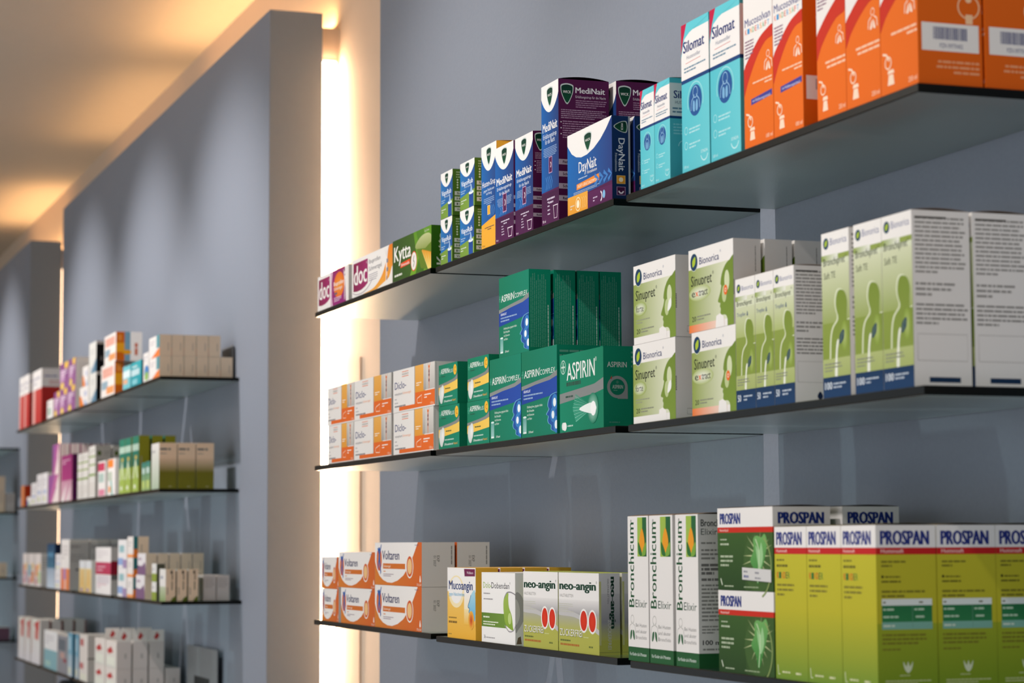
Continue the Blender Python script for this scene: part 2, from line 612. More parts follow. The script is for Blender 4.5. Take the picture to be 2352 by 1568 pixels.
def doc_front(variant):
    def f(a):
        a.R(0, 0, 1, 1, WHT)
        a.P(smooth([(.035, .17), (.035, .9), (.40, .9), (.40, .27)], 1) + [(.33, .2), (.24, .155), (.13, .145)], '8c2350', 'a83070', 'h')
        a.R(.16, .28, .27, .86, 'a8286e', '98295f')
        a.T('doc', .055, .32, .50, 'f6f2ee', .32, .035)
        a.T('®', .365, .78, .06, 'f6f2ee')
        if variant:
            a.R(.43, 0, .5, 1, 'd9a7c4', 'e8d0dc', 'h')
            a.P([(.5, 0), (.47, .3), (.47, .7), (.5, 1), (.88, 1), (.92, 0)], 'a02a80', '9a2f6e')
            a.E(.70, .55, .17, 'f2a238', ry=.36, c2='e8762a')
            a.T('Ibuprofen', .53, .55, .12, WHT, .31, .015)
            a.T('Schmerzgel', .53, .42, .09, WHT, .27)
            a.R(.55, .30, .64, .36, '7d6a76')
            a.F(.54, .1, .78, .24, 3, 'e6c6dc', 4)
            figure(a, .88, .1, .8, 'f2ece8', .16)
            a.R(.955, 0, 1, 1, 'ece6e0')
        else:
            a.T('Ibuprofen', .43, .74, .11, '4d4a5a', .28)
            a.T('Schmerzgel', .43, .55, .11, '4d4a5a', .31)
            a.F(.43, .28, .66, .48, 4, 'a09aa4', 5)
            a.P(smooth([(.28, .02), (.55, .08), (.74, .3), (.86, .66), (.93, 1.02), (1.02, 1.02), (1.02, -.02), (.3, -.02)], 5), 'f6b14a', 'ee8a20')
            a.P(smooth([(.62, .0), (.80, .12), (.92, .20), (1.0, .45), (1.02, -.02), (.8, -.02)], 4), 'f4efe9')
            figure(a, .86, .0, .95, 'f6f0ec', .16)
            a.L(smooth([(.02, .14), (.12, .07), (.28, .07), (.42, .17), (.52, .33)], 6, False), .006, 'b9aeb6')
            a.F(.86, .1, .9, .75, 3, '66627a', 8)
    return f


def kytta_front(a):
    a.R(0, 0, 1, 1, '3d5a24', '527a28', 'h')
    a.P([(.45, 0), (.62, .5), (.55, 1), (1, 1), (1, 0)], '7fb02e', '6a9c2c')
    a.P([(.6, 0), (.72, .5), (.62, 1), (.8, 1), (.9, .4), (.8, 0)], '4c7a22', '5d8e2a')
    a.T('Kytta', .04, .48, .36, 'f7f5ee', .44, .03)
    a.P([(.21, .29), (.46, .31), (.46, .43), (.21, .40)], 'ee5a22')
    a.T('Schmerzsalbe', .225, .32, .07, WHT, .22, .01)
    a.E(.56, .33, .078, 'e8602a', ry=.235)
    a.E(.56, .33, .069, 'f4f0ea', ry=.21)
    a.L(smooth([(.55, .2), (.57, .3), (.55, .36), (.57, .46)], 4, False), .012, '8f8a80')
    a.P(smooth([(.60, .62), (.68, .78), (.82, .86), (.97, .82), (1.05, .6), (.96, .5), (.78, .5)], 5), '8f9f4c', 'c6cc96')
    a.P([(.64, .58), (.74, .1), (1, -.02), (1, .62), (.85, .52)], '6f8a28')
    for i in range(7):
        x = .76 + i * .035
        a.P([(x, .5 - .02 * i), (x + .035, .52 - .02 * i), (.96 + .012 * i, .02), (.92 + .012 * i, .02)], 'f2d24c' if i % 2 else 'f5e8a0', 'e5a02c')
    a.F(.05, .1, .5, .2, 1, 'e6e6d8', 3, fill=.5)
    a.T('50 g Creme', .83, .9, .05, 'e8e6da')


def kytta_side(a):
    a.R(0, 0, 1, 1, '34681a', '42781e')
    a.base = lin('2c5a14')
    a.T('Kytta', .47, .10, .30, 'dfe2d4', .74, .02, rot=90)


def wick_badge(a, cx, cy, wd, rot=0, ht=None):
    k = a.W / a.H
    p = [(-.5, .34), (-.42, .52), (0, .6), (.42, .52), (.5, .34), (.42, -.05), (.18, -.5), (0, -.66), (-.18, -.5), (-.42, -.05)]
    def put(s, asp):
        if rot: return [(cx + y * wd * s * asp, cy - x * wd * k * s) for x, y in p]
        return [(cx + x * wd * s, cy + y * wd * k * s * asp) for x, y in p]
    asp = 1.0 if rot else (ht / (1.5 * wd * k) if ht else 1.2)
    a.P(smooth(put(1.18, asp), 4), 'cfd8d4')
    a.P(smooth(put(1.02, asp), 4), '0f5a3c', '0a3c30')
    if rot: a.T('WICK', cx - .0 * wd, cy + .36 * wd * k, .22 * wd, WHT, .72 * wd * k, .03, rot=-90)
    else: a.T('WICK', cx - .36 * wd, cy + .0 * wd * k, .19 * wd * k * asp, WHT, .72 * wd, .02)


def wick_base(a, c0='1d6cb8', c1='2c3f78', top=.16, dip=.2, bw=.38, bh=.18):
    a.R(0, 0, 1, 1, c0, c1, 'h')
    a.base = lin('24559a')
    a.P([(0, 1), (0, 1 - top)] + [(i / 14, 1 - top - dip * math.sin(math.pi * i / 14) ** .8) for i in range(15)] + [(1, 1)], 'f2efec')
    wick_badge(a, .5, 1 - .02 - bh * .5, bw, 0, bh)


def chevrons(a, x, y, h, c):
    for i in range(4):
        a.L([(x + i * .1, y), (x + .08 + i * .1, y + h / 2), (x + i * .1, y + h)], .035, c)


def vapo_front(a):
    wick_base(a, '267cbc', '2c5a9c', .11, .22, .25, .25)
    a.P([(0, 0), (0, .27), (1, .36), (1, 0)], '7c9c40', '88a84c', 'h')
    a.T('VapoRub', .08, .50, .11, 'eef2f6', .8, .02)
    a.T('Erkältungssalbe', .3, .445, .04, 'c8d8ea', .5)
    a.F(.06, .33, .42, .42, 2, 'b8d0e8', 2)
    a.F(.06, .12, .45, .22, 2, 'e4ecd4', 3)
    a.R(.62, .0, .92, .30, '2a5aa8', '1d4a92')
    a.E(.77, .30, .17, 'e8eef4', ry=.035)
    a.P(smooth([(.7, .32), (.74, .42), (.7, .5), (.8, .44), (.84, .32)], 4), 'a9c4e2')


def vapo_side(a):
    a.R(0, 0, 1, 1, '54782c', '5c8030')
    a.base = lin('5c8a2c')
    a.F(.1, .80, .9, .96, 3, 'c4d0a8', 5)
    a.F(.22, .58, .9, .78, 4, 'b4c496', 6)
    for i in range(4): a.E(.14, .76 - i * .055, .025, 'dfe6cc', n=10)
    for i, t in enumerate(('Schnupfen', 'Heiserkeit', 'Husten', 'Verschleimung')):
        y = .43 - i * .115
        a.R(.06, y, .96, y + .085, 'd8dad0')
        a.T(t, .12, y + .02, .045, '2c3a24', .62, .02)


def cup(a, x, y, wd, h, c):
    a.L([(x, y + h), (x + wd * .15, y), (x + wd * .85, y), (x + wd, y + h)], .018, c)
    a.L([(x - .02, y + h), (x + wd + .02, y + h)], .018, c)


def moon(a, x, y, s, c='5c1a52'):
    k = a.W / a.H
    a.R(x, y, x + s, y + s * 1.7 * k, 'cfa8c8')
    a.R(x + s * .08, y + s * .08 * k, x + s * .92, y + s * 1.62 * k, c)
    a.ring(x + s * .42, y + s * .85 * k, s * .22, s * .34, 'f0e6ee', -70, 70)


def medi_front(tall):
    def f(a):
        wick_base(a, '1a68b0', '28427c', .09 if tall else .085, .115 if tall else .17, 0.31 if tall else .26, .145 if tall else .185)
        yb = .23 if tall else .26
        a.R(0, 0, 1, yb, '5a1e54', '4a1a48')
        a.P([(0, yb - .005), (1, yb - .005), (1, yb + .01), (0, yb + .005)], '5a1e54')
        chevrons(a, .25, yb + .02, .09, '4a86c8')
        a.T('MediNait', .08, .60 if not tall else .665, .075 if not tall else .062, WHT, .84, .03)
        a.T('Erkältungssirup', .1, .545 if not tall else .615, .033, 'e6ecf4', .78)
        a.T('für die Nacht', .22, .49 if not tall else .575, .033, 'e6ecf4', .56)
        a.F(.1, .37 if not tall else .48, .9, .46 if not tall else .55, 6, 'a8c0e0', 7, al=2)
        moon(a, .42, .30 if not tall else .36, .2)
        a.F(.3, yb - .09, .78, yb - .035, 2, 'e6d8e4', 9, al=2)
        for i in range(4): a.F(.34, .065 + i * .028, .6, .085 + i * .028, 1, 'e2d4e0', 11 + i)
        cup(a, .68, .03, .24, .09, 'e8dce6')
        a.T('90 ml', .05, .02, .02, 'f0e8ee')
    return f


def plum_side(label, bars=True, ml=True):
    def f(a):
        a.R(0, 0, 1, 1, '541848', '5c1d50')
        a.base = lin('541848')
        wick_badge(a, .17, .9, .22)
        a.T('MediNait', .34, .905, .04, 'f0ecee', .58, .03)
        a.T('Erkältungssirup für die Nacht', .34, .87, .018, 'e0d2dc', .6)
        a.F(.34, .80, .97, .86, 4, 'b894b0', 3)
        a.F(.05, .72, .96, .79, 5, 'c4a6be', 4)
        a.F(.08, .58, .9, .71, 8, 'c09cb8', 5)
        for i in range(3): a.E(.05, .695 - i * .042, .012, 'f0e8ee', n=10)
        for i, t in enumerate(('Fieber', 'Schnupfen', 'Schmerzen', 'Reizhusten')):
            y = .395 - i * .085
            a.R(.0, y, .62, y + .038, 'b9a8b6')
            a.T(t, .08, y + .01, .018, '3a1436', None, .03)
        for i in range(4): a.F(.7, .05 + i * .09, .95, .1 + i * .09, 2, 'a884a0', 20 + i)
    return f


def husten_front(a):
    wick_base(a, '1e6eb4', '2a4a86', .09, .165, .28, .18)
    a.P([(0, 0), (0, .235), (1, .30), (1, 0)], 'eeb03c')
    chevrons(a, .5, .3, .1, '4a86c8')
    a.T('Husten-Sirup', .06, .60, .055, WHT, .88, .01)
    a.T('gegen Reizhusten', .15, .55, .026, 'dbe6f2', .7)
    a.T('mit Honig', .32, .515, .026, 'dbe6f2', .36)
    a.F(.15, .42, .85, .49, 4, 'a8c0e0', 7, al=2)
    a.R(.4, .32, .58, .41, 'f0d08a'); a.R(.42, .325, .56, .405, 'eeb03c')
    a.F(.2, .17, .85, .21, 2, '6a5224', 9, al=2)
    a.T('100 ml', .06, .02, .02, '5a4620')


def daynait_front(a):
    a.R(0, 0, 1, 1, '1e72ba', '2c4686', 'h')
    a.base = lin('24559a')
    a.P([(0, 1), (0, .87), (.1, .75), (.2, .69), (.32, .66), (.45, .665), (.6, .705), (.75, .78), (.88, .88), (.99, .99), (1, 1)], 'f3f0ed')
    wick_badge(a, .47, .825, .15, 0, .24)
    a.R(.0, .0, .46, .22, 'eda63a', 'f2b14a')
    a.R(.46, 0, 1, .19, '5a1e54', '64265e')
    a.P([(.46, .19), (.46, .2), (1, .23), (1, .18)], '5a1e54')
    a.T('DayNait', .26, .475, .135, WHT, .40, .012)
    a.T('Filmtabletten', .45, .425, .038, WHT, .22)
    a.F(.25, .39, .70, .42, 1, 'c8d8ea', 3)
    a.P([(.21, .275), (.72, .29), (.72, .375), (.21, .345)], 'f0922e')
    a.T('LINDERT 6 ERKÄLTUNGSSYMPTOME', .23, .295, .04, 'fff4e0', .46, .01)
    a.F(.14, .225, .8, .26, 2, 'c8d8ea', 5)
    chevrons(a, .62, .25, .12, '4a86c8')
    a.ring(.24, .1, .05, .06, 'fbe2b0'); a.E(.24, .1, .034, 'fff2d4')
    for i in range(3): a.ring(.3 + i * .04, .1, .05, .056, 'f8d698', -60, 60, 10)
    a.F(.06, .05, .16, .12, 2, 'fbe8c4', 8)
    a.F(.58, .05, .68, .12, 2, 'e0c8dc', 9)
    a.ring(.74, .09, .03, .045, 'f0e4ec', -80, 80, 14)
    a.E(.82, .1, .028, '8cc0e6', ry=.05)


def daynait_side(a):
    a.R(0, 0, 1, 1, '10305c', '123a6c')
    a.base = lin('10305c')
    a.R(.9, 0, 1, 1, 'b8bcc0')
    wick_badge(a, .5, .87, .52, rot=1)
    a.T('DayNait', .36, .73, .34, 'e6eaf0', .39, .02, rot=-90)
    a.T('Filmtabletten', .16, .55, .12, 'c4d0e0', .22, rot=-90)
    a.R(.24, .185, .72, .285, 'e6c684'); a.R(.27, .19, .69, .28, 'e8a232'); a.E(.48, .235, .12, 'fbeccc')
    a.R(.24, .05, .72, .15, 'c098bc'); a.R(.27, .055, .69, .145, '4e1848'); a.ring(.48, .1, .08, .15, 'f0e6ee', 180, 360)


def silomat_front(big):
    def f(a):
        a.R(0, 0, 1, 1, '5fc6d2', '72cfd8', 'h')
        a.base = lin('60c6d2')
        a.R(0, .60, 1, .635, '1d4a82')
        a.R(0, .625, 1, .94, 'f3efec')
        a.P([(0, 1), (0, .78), (.12, .90), (.3, .93), (1, .985), (1, 1)], '6ccdd8')
        a.P([(0, 1), (0, .80), (.08, .90), (.2, 1)], 'c8204e')
        a.T('Silomat', .08, .805, .075, '25397c', .76, .035)
        a.T('Hustenstiller', .2, .755, .026, '8a90a4', .5)
        a.L([(.16, .73), (.7, .735)], .008, 'd8756e')
        a.F(.1, .665, .9, .71, 2, '7a7f98', 3)
        a.E(.5, .46, .235, '2a5f9e'); a.ring(.5, .46, .27, .29, 'a4e0e6', -20, 200)
        a.ring(.5, .46 + .055 * 1, .075, .09, '9cc4e4')
        a.L(smooth([(.34, .40), (.36, .455), (.44, .485), (.46, .5)], 4, False), .018, '9cc4e4')
        a.L(smooth([(.66, .40), (.64, .455), (.56, .485), (.54, .5)], 4, False), .018, '9cc4e4')
        a.P(smooth([(.42, .46), (.48, .45), (.48, .39), (.41, .40)], 3), '86b8dc'); a.P(smooth([(.58, .46), (.52, .45), (.52, .39), (.59, .40)], 3), '86b8dc')
        for i in range(2):
            a.ring(.15, .28 - i * .1, .05, .06, 'b8e8ec'); a.F(.26, .25 - i * .1, .7, .295 - i * .1, 2, 'c4ecf0', 5 + i)
        a.ring(.8, .1, .12, .14, 'c8eef2', 200, 340); a.T('STADA', .68, .095, .02, 'd8f2f4', .24, .01)
        a.T('100 ml', .06, .03, .02, 'd0f0f2')
    return f


def silomat_side(a):
    a.R(0, 0, 1, 1, '58c2ce', '60c8d2')
    a.base = lin('58c2ce')
    a.R(0, .60, 1, .635, '1d4a82'); a.R(0, .625, 1, .95, 'f3efec')
    a.T('Silomat', .12, .80, .075, '25397c', 1.0 * .8, .035)
    a.T('HUSTENSTILLER', .16, .745, .03, '6a7084', .7)
    a.F(.08, .65, .9, .72, 2, '7a7f98', 3)
    a.F(.1, .44, .9, .56, 4, 'a8e4ea', 4)
    a.ring(.4, .33, .14, .16, 'b8ecf0', 0, 180); a.ring(.55, .16, .12, .14, 'b8ecf0')


def lungs(a, cx, cy, s, c):
    k = a.W / a.H
    a.ring(cx, cy + s * .52 * k, s * .17, s * .215, c)
    a.L([(cx - s * .5, cy - s * .35 * k), (cx - s * .45, cy + s * .1 * k), (cx - s * .15, cy + s * .26 * k)], s * .07, c)
    a.L([(cx + s * .5, cy - s * .35 * k), (cx + s * .45, cy + s * .1 * k), (cx + s * .15, cy + s * .26 * k)], s * .07, c)
    a.P(smooth([(cx - s * .08, cy + s * .1 * k), (cx - s * .3, cy - s * .4 * k), (cx - s * .06, cy - s * .34 * k)], 4), c)
    a.P(smooth([(cx + s * .08, cy + s * .1 * k), (cx + s * .3, cy - s * .4 * k), (cx + s * .06, cy - s * .34 * k)], 4), c)


def spoon(a, x, y, c):
    a.L([(x, y + .085), (x + .1, y + .075), (x + .16, y + .04)], .03, c)
    a.ring(x + .14, y + .03, .07, .09, c)
    a.P([(x + .12, y - .03), (x + .3, y - .03), (x + .28, y - .01), (x + .14, y - .01)], c)
    a.P([(x + .15, y - .035), (x + .27, y - .035), (x + .3, y - .09), (x + .12, y - .09)], c)


def muco_front(kids):
    def f(a):
        a.R(0, 0, 1, 1, 'ec7420', 'ee7c26')
        a.base = lin('ec7420')
        if kids:
            a.P(smooth([(-.02, 1.02), (-.02, .44), (.25, .56), (.55, .66), (.8, .71), (1.02, .73), (1.02, 1.02)], 2), 'f1ece8')
            a.P(smooth([(-.02, .50), (.25, .60), (.55, .68), (.8, .715), (1.02, .73), (1.02, .66), (.75, .64), (.45, .56), (.15, .43), (-.02, .34)], 3), 'd23a2a')
            a.P([(.35, 1), (.7, .965), (1, .94), (1, 1)], '2a5fae')
            a.T('Mucosolvan', .05, .785, .05, '2a3a86', .88, .012)
            for i, ch in enumerate('KINDERSAFT'):
                a.T(ch, .06 + i * .086, .735, .034, ('e0592c', '3a9ad0', 'f0a52c', '52a852')[i % 4], .062, .012)
            a.F(.05, .575, .36, .70, 6, '6a7096', 3)
            lungs(a, .84, .50, .26, 'fbe6d4')
            a.F(.25, .375, .97, .42, 2, 'fbdcc0', 5, al=1)
            a.P([(.24, .272), (.96, .288), (.96, .325), (.24, .31)], '4a4a9c')
            a.T('mit Waldbeerengeschmack', .29, .286, .018, 'e0dcf0', .62)
        else:
            a.P([(0, 1), (0, .44), (.3, .54), (.6, .62), (1, .70), (1, 1)], 'efe9e5')
            a.P(smooth([(-.02, .47), (.15, .53), (.4, .59), (.7, .65), (1.02, .72), (1.02, .57), (.7, .54), (.4, .48), (.15, .41), (-.02, .34)], 3), 'cf3a26')
            a.F(.04, .62, .4, .74, 6, '6a7096', 3)
            a.T('Mucosolvan', .05, .82, .05, '2a3a86', .88, .012)
            lungs(a, .8, .43, .26, 'fbe6d4')
            a.F(.24, .275, .98, .33, 2, 'fbdcc0', 5, al=1)
        spoon(a, .06, .14, 'fbe0c8')
        a.T('100 ml' if kids else '250 ml', .74, .03, .025, 'fbe0c8', .22)
    return f


def muco_side(kids):
    def f(a):
        a.R(0, 0, 1, 1, 'e46c18', 'ec7420')
        a.base = lin('e46c18')
        if kids:
            a.P([(0, 1), (0, .84), (1, .88), (1, 1)], 'f1ece8')
            a.P([(0, .84), (1, .88), (1, .84), (0, .79)], 'd23a2a')
        a.F(.25, .60, .9, .74, 4, 'f4b080', 3, al=1)
        a.ring(.8, .42, .155, .175, 'fbd0a8'); a.E(.8, .46, .05, 'fbd0a8'); a.R(.75, .33, .86, .38, 'fbd0a8')
        y = .18
        a.R(.06, y, .95, y + .145, 'f2eeea')
        R = random.Random(4); x = .24
        while x < .76:
            wd = R.choice((.008, .012, .018)); a.R(x, y + .06, min(x + wd, .78), y + .125, '34437c'); x += wd + R.choice((.006, .01))
        a.T('PZN 09770402', .34, y + .018, .022, '5a608a', .36)
        a.F(.28, .06, .95, .14, 3, 'f4b488', 7, al=1)
    return f


def diclo_front(a):
    a.R(0, 0, 1, 1, 'efebe7')
    a.T('ratiopharm', .22, .86, .055, '8a7a72', .16)
    a.R(.22, .93, .38, .945, 'e8793a'); a.R(.22, .82, .38, .835, 'e8793a')
    a.T('Diclo-', .04, .55, .17, '2b3c7c', .28, .01)
    a.T('ratiopharm', .04, .41, .055, '5a5660', .19); a.T('Schmerzgel', .24, .41, .055, 'ec9a5a', .2)
    a.F(.04, .29, .14, .34, 1, '8a8690', 3); a.F(.04, .20, .2, .25, 1, '8a8690', 4)
    a.F(.04, .11, .47, .17, 1, '55525c', 5, fill=.6)
    a.R(.525, .12, .54, 1, 'a8a29c')
    a.R(.54, .37, .78, 1, 'e8a23c', 'f0b860')
    a.R(.74, .40, 1, 1, 'c2beb8', 'e0dcd6'); 
    a.R(.74, .40, .80, .98, 'a8a5a0', 'd8d4ce')
    a.R(.54, .03, 1, .38, 'ea7428'); a.R(.15, .03, .55, .12, 'ea7428'); a.R(.15, .03, .54, .1, 'ea7428')
    figure(a, .87, .42, .55, 'ea7a24', .13)
    for yy in (.6, .72, .8): a.E(.87, yy, .012, '8a2a20', n=10)
    a.F(.57, .52, .70, .62, 2, 'fdf0dc', 6)
    a.L([(.585, .2), (.6, .13), (.70, .12), (.70, .30), (.6, .24), (.585, .2)], .006, 'fbe2cc')
    a.F(.76, .2, .92, .32, 2, 'fff4ea', 7)
    a.T('120 g', .90, .05, .05, 'fbe2cc', .08)


def box_end(a):
    a.R(0, 0, 1, 1, 'ece8e3')
    a.base = lin('ece8e3')
    a.L([(.05, .02), (.05, .98)], .012, 'b4aea8')
    a.L([(.95, .1), (.95, .9)], .01, 'c4beb8')


def bayer(a, cx, cy, r, c):
    a.ring(cx, cy, r * .86, r, c)
    k = a.W / a.H
    a.L([(cx, cy - r * .7 * k), (cx, cy + r * .7 * k)], r * .3, c); a.L([(cx - r * .7, cy), (cx + r * .7, cy)], r * .24, c)


def asp_plus_front(a):
    a.R(0, 0, 1, 1, '0a8262', '0c8c70', 'h')
    a.base = lin('0e7a5c')
    sw = [(0, .52), (.3, .55), (.6, .585), (.85, .63), (1, .72)]
    a.P(smooth(sw, 4, False) + [(1, .60), (.85, .55), (.5, .50), (0, .455)], '8d8f8c')
    a.P([(0, .455), (.5, .50), (.85, .55), (1, .59), (1, .36), (.5, .315), (0, .27)], 'eec14c', 'f2ce66', 'h')
    bayer(a, .065, .80, .045, '5ab298')
    a.T('ASPIRIN', .12, .775, .12, 'f0f4f0', .42, .01)
    a.T('PLUS', .55, .77, .085, 'e4eee8', .2)
    a.E(.87, .82, .085, 'f0c040'); a.T('C', .84, .765, .12, 'c05a28', .07)
    a.F(.14, .69, .6, .74, 1, '2a5a4a', 3)
    a.E(.13, .26, .10, 'e6e8e4', c2='cfd4d0', ry=.21, rot=.3); a.E(.2, .32, .09, 'f2f2ee', c2='d8dcd8', ry=.19, rot=-.2)
    a.F(.35, .38, .78, .44, 1, '6a6434', 5)
    a.F(.3, .18, .92, .24, 1, 'cfe4da', 6)
    a.T('20 Brausetabletten mit', .28, .08, .05, 'eef4f0', .42, .015); a.T('Vitamin C', .72, .08, .05, 'f0b040', .2, .015)


def asp_plus_side(a):
    a.R(0, 0, 1, 1, '0e7a5c', '10805f')
    a.base = lin('0a5a44')
    a.R(.55, 0, 1, 1, 'e6e8e6')


def brain(a, cx, cy, hh, wd):
    pts = [(.35, 1.0), (.1, .95), (-.1, .8), (-.15, .66), (-.05, .56), (-.28, .42), (-.1, .36), (-.16, .24), (-.06, .14), (.15, .08), (.2, -.06), (1.0, -.06), (1.0, .95), (.7, 1.02)]
    q = [(cx + x * wd, cy + y * hh) for x, y in pts]
    a.P([(cx + (x - .06) * wd, cy + y * hh * 1.015) for x, y in smooth(pts, 4)], '7ab8d4')
    a.P(smooth(q, 4), '2a62ac', '1d4f9e')
    for x, y, r in ((.45, .72, .042), (.3, .36, .038), (.60, .06, .042)):
        a.E(cx + x * wd, cy + y * hh + .01, r * 1.9, '3f86c8', n=20); a.E(cx + x * wd, cy + y * hh + .01, r, 'f2f8fc', n=18)


def complex_front(a):
    a.R(0, 0, 1, 1, '0a7e60', '0c8a70', 'h')
    a.base = lin('0a7e60')
    a.P([(0, .60), (.4, .635), (.8, .665), (1, .72), (1, .655), (.8, .62), (.4, .595), (0, .555)], '8f9392')
    a.P([(0, .555), (.4, .595), (.8, .62), (1, .655), (1, .46), (.8, .44), (0, .39)], '2048a0', '2a55ae', 'h')
    bayer(a, .035, .735, .035, '5ab298')
    a.T('ASPIRIN', .08, .69, .085, 'eef2ee', .43, .01)
    a.T('®', .51, .76, .025, 'dfe8e2')
    a.T('COMPLEX', .53, .695, .06, 'e6eee8', .42)
    a.T('GRANULAT', .06, .52, .03, 'e6ecf8', .2, .02)
    a.F(.06, .435, .62, .51, 2, 'a8bce4', 4)
    for i, t in enumerate(('Erkältung bzw. grippaler Infekt:', 'Bei Schnupfen', 'mit Schmerzen', 'und Fieber')):
        a.T(t, .16, .34 - i * .045, .026, 'dcece2', (.44, .2, .2, .14)[i], .012)
    brain(a, .80, .075, .38, .3)
    a.R(.04, .05, .14, .24, 'a4ccc8', '6aa8a0'); a.E(.09, .24, .05, 'd8ece8', ry=.012); a.R(.045, .05, .135, .07, 'e6f0ec')
    a.T('20 Beutel', .2, .05, .025, 'eef2ee', .13, .01)


def complex_side(a):
    a.R(0, 0, 1, 1, '0a8868', '0c9272')
    a.base = lin('127e60')
    a.F(.06, .05, .82, .97, 9, '6eb09a', 5, rot=90, fill=.42)
    a.F(.84, .05, .94, .62, 1, 'cfe0d6', 6, rot=90, fill=.5)


def complex_side2(a):
    a.R(0, 0, 1, 1, '0a8868', '0c9272')
    a.base = lin('127e60')
    a.F(.06, .75, .95, .96, 4, '7ab8a2', 5)


def aspirin_front(a):
    a.R(0, 0, 1, 1, '0a9070', '0a8666', 'h')
    a.base = lin('0a9070')
    a.P([(0, .50), (.5, .535), (.8, .56), (1, .62), (1, .475), (.8, .44), (.4, .41), (0, .375)], '8f9392')
    bayer(a, .085, .84, .06, 'cfe6da')
    a.T('ASPIRIN', .17, .66, .215, 'f4f6f2', .64, .012)
    a.T('®', .82, .84, .05, 'e6f0ea')
    a.F(.16, .575, .82, .635, 1, '3a4a44', 4, fill=.8)
    a.F(.14, .43, .46, .48, 1, '3a3e3c', 12)
    for i in range(16):
        t = i / 15 - .5
        a.P([(.76, .27 + t * .02), (.30 + abs(t) * .14, .30 + t * .34), (.31 + abs(t) * .14, .285 + t * .34)], '4ab092' if i % 2 else '76c6ac')
    a.E(.77, .26, .125, 'b4e0d0', c2='1c8a6c'); a.P(smooth([(.46, .27), (.7, .33), (.82, .30), (.85, .25), (.8, .2), (.7, .2)], 5), 'f2faf6'); a.E(.78, .255, .06, 'ffffff')
    a.E(.08, .08, .035, 'e8ece8', ry=.05); a.E(.12, .075, .04, 'f6f6f2', ry=.055)
    a.F(.18, .06, .5, .1, 1, 'dff0e8', 8)


def aspirin_side(a):
    a.R(0, 0, 1, 1, '0a8868', '0c9070')
    a.base = lin('0e7e62')
    a.T('ASPIRIN', .14, .745, .065, 'd8dcd8', .7, .012)
    a.ring(.5, .50, .26, .37, '9ca09e', 0, 360); a.P([(.6, .42), (.87, .5), (.87, .355), (.5, .355)], '9ca09e')
    a.E(.5, .50, .27, '0e7e62')
    a.T('ASPIRIN', .32, .48, .045, 'c4ccc6', .38, .012); bayer(a, .5, .56, .05, '6a9c8a'); a.F(.36, .45, .66, .468, 1, '7aa898', 3)
    a.P([(.24, .60), (.3, .64), (.3, .6)], 'c83a2a')
    a.F(.2, .05, .85, .085, 1, '5a9886', 9)


def bio_logo(a, cx, cy, r):
    a.E(cx, cy, r * 1.06, 'e8eee0'); a.E(cx, cy, r, '1d4468')
    k = a.W / a.H
    a.P(smooth([(cx - r * .32, cy - r * .55 * k), (cx - r * .4, cy + r * .2 * k), (cx + r * .4, cy + r * .62 * k), (cx + r * .36, cy - r * .2 * k)], 4), 'b6cc3c')


HEADP = [(.78, 1.0), (.5, .93), (.3, .8), (.22, .66), (.27, .62), (.2, .52), (.06, .40), (.1, .365), (.2, .35), (.17, .30), (.22, .26), (.2, .19), (.3, .16), (.5, .15), (.62, .07), (.66, -.2), (1.2, -.2), (1.2, 1.0)]


def sinupret_front(extract):
    def f(a):
        a.R(0, 0, 1, 1, WHT)
        yb, yt = (.085, .76) if extract else (.09, .76)
        a.R(0, yb, .5, yt, '98a852', '98a852', 'h'); a.R(.0, yb, .9, yt, '98a852', 'e6e8d0', 'h')
        if extract: a.R(0, 0, .8, .09, 'f0843a', 'f4e6da', 'h')
        a.P([(.64 + x * .36, .02 + y * .74) for x, y in smooth(HEADP, 3)], '869e42', '7a9238')
        a.P([(.60, -.02), (.80, -.02), (.78, .12), (.70, .16), (.62, .14)], WHT)
        a.E(.86, .53, .055, 'd8dfb8', ry=.12); a.E(.80, .38, .05, 'c4d09a', ry=.10)
        if extract: a.E(.83, .42, .04, 'f0762c', ry=.06); a.ring(.83, .42, .012, .02, 'fbe0cc')
        else: a.P(smooth([(.82, .33), (.84, .44), (.90, .48), (.90, .38)], 4), 'f6f6f0')
        bio_logo(a, .125, .845, .082)
        a.T('Bionorica', .25, .80, .085, '4a5280', .44)
        a.T('®', .71, .88, .03, '8a90a8')
        a.T('Sinupret', .055, .555, .125, '23281e', .47, .014); a.T('®', .54, .645, .04, '4a5040')
        if extract:
            a.E(.255, .462, .245, 'f4f5ea', ry=.095, c2='b8c484'); a.T('e', .07, .425, .085, '2a2e24', .075, .012); a.T('x', .152, .425, .085, 'ee6a28', .07, .012); a.T('tract', .23, .425, .085, '2a2e24', .2, .012)
        else:
            a.E(.165, .44, .155, 'f4f5ea', ry=.09, c2='a4b560'); a.T('forte', .06, .405, .08, '2a2e24', .18, .006)
            a.F(.06, .25, .4, .32, 2, '7a8450', 4)
        a.T('20', .07, .13, .06, '2c3220', .09, .01); a.F(.18, .13, .52, .2, 2, '5a6438', 6)
    return f


def pale_end(a):
    a.R(0, 0, 1, 1, 'ebe6e1')
    a.base = lin('ebe6e1')
    a.F(.78, .62, .84, .93, 1, '6a6660', 3, rot=90, fill=.5)
    a.L([(.3, .06), (.95, .06), (.95, .13), (.3, .13), (.3, .06)], .012, 'b8b2ac')
    for i in range(9): a.R(.0, .35 + i * .02, .03, .36 + i * .02, '4a4642')


BODY = [(.45, 1.0), (.30, .95), (.24, .84), (.3, .74), (.36, .69), (.34, .63), (.1, .55), (-.02, .42), (-.06, .2), (-.08, -.1), (1.2, -.1), (1.2, .56), (.86, .62), (.84, .72), (.86, .86), (.72, .97)]


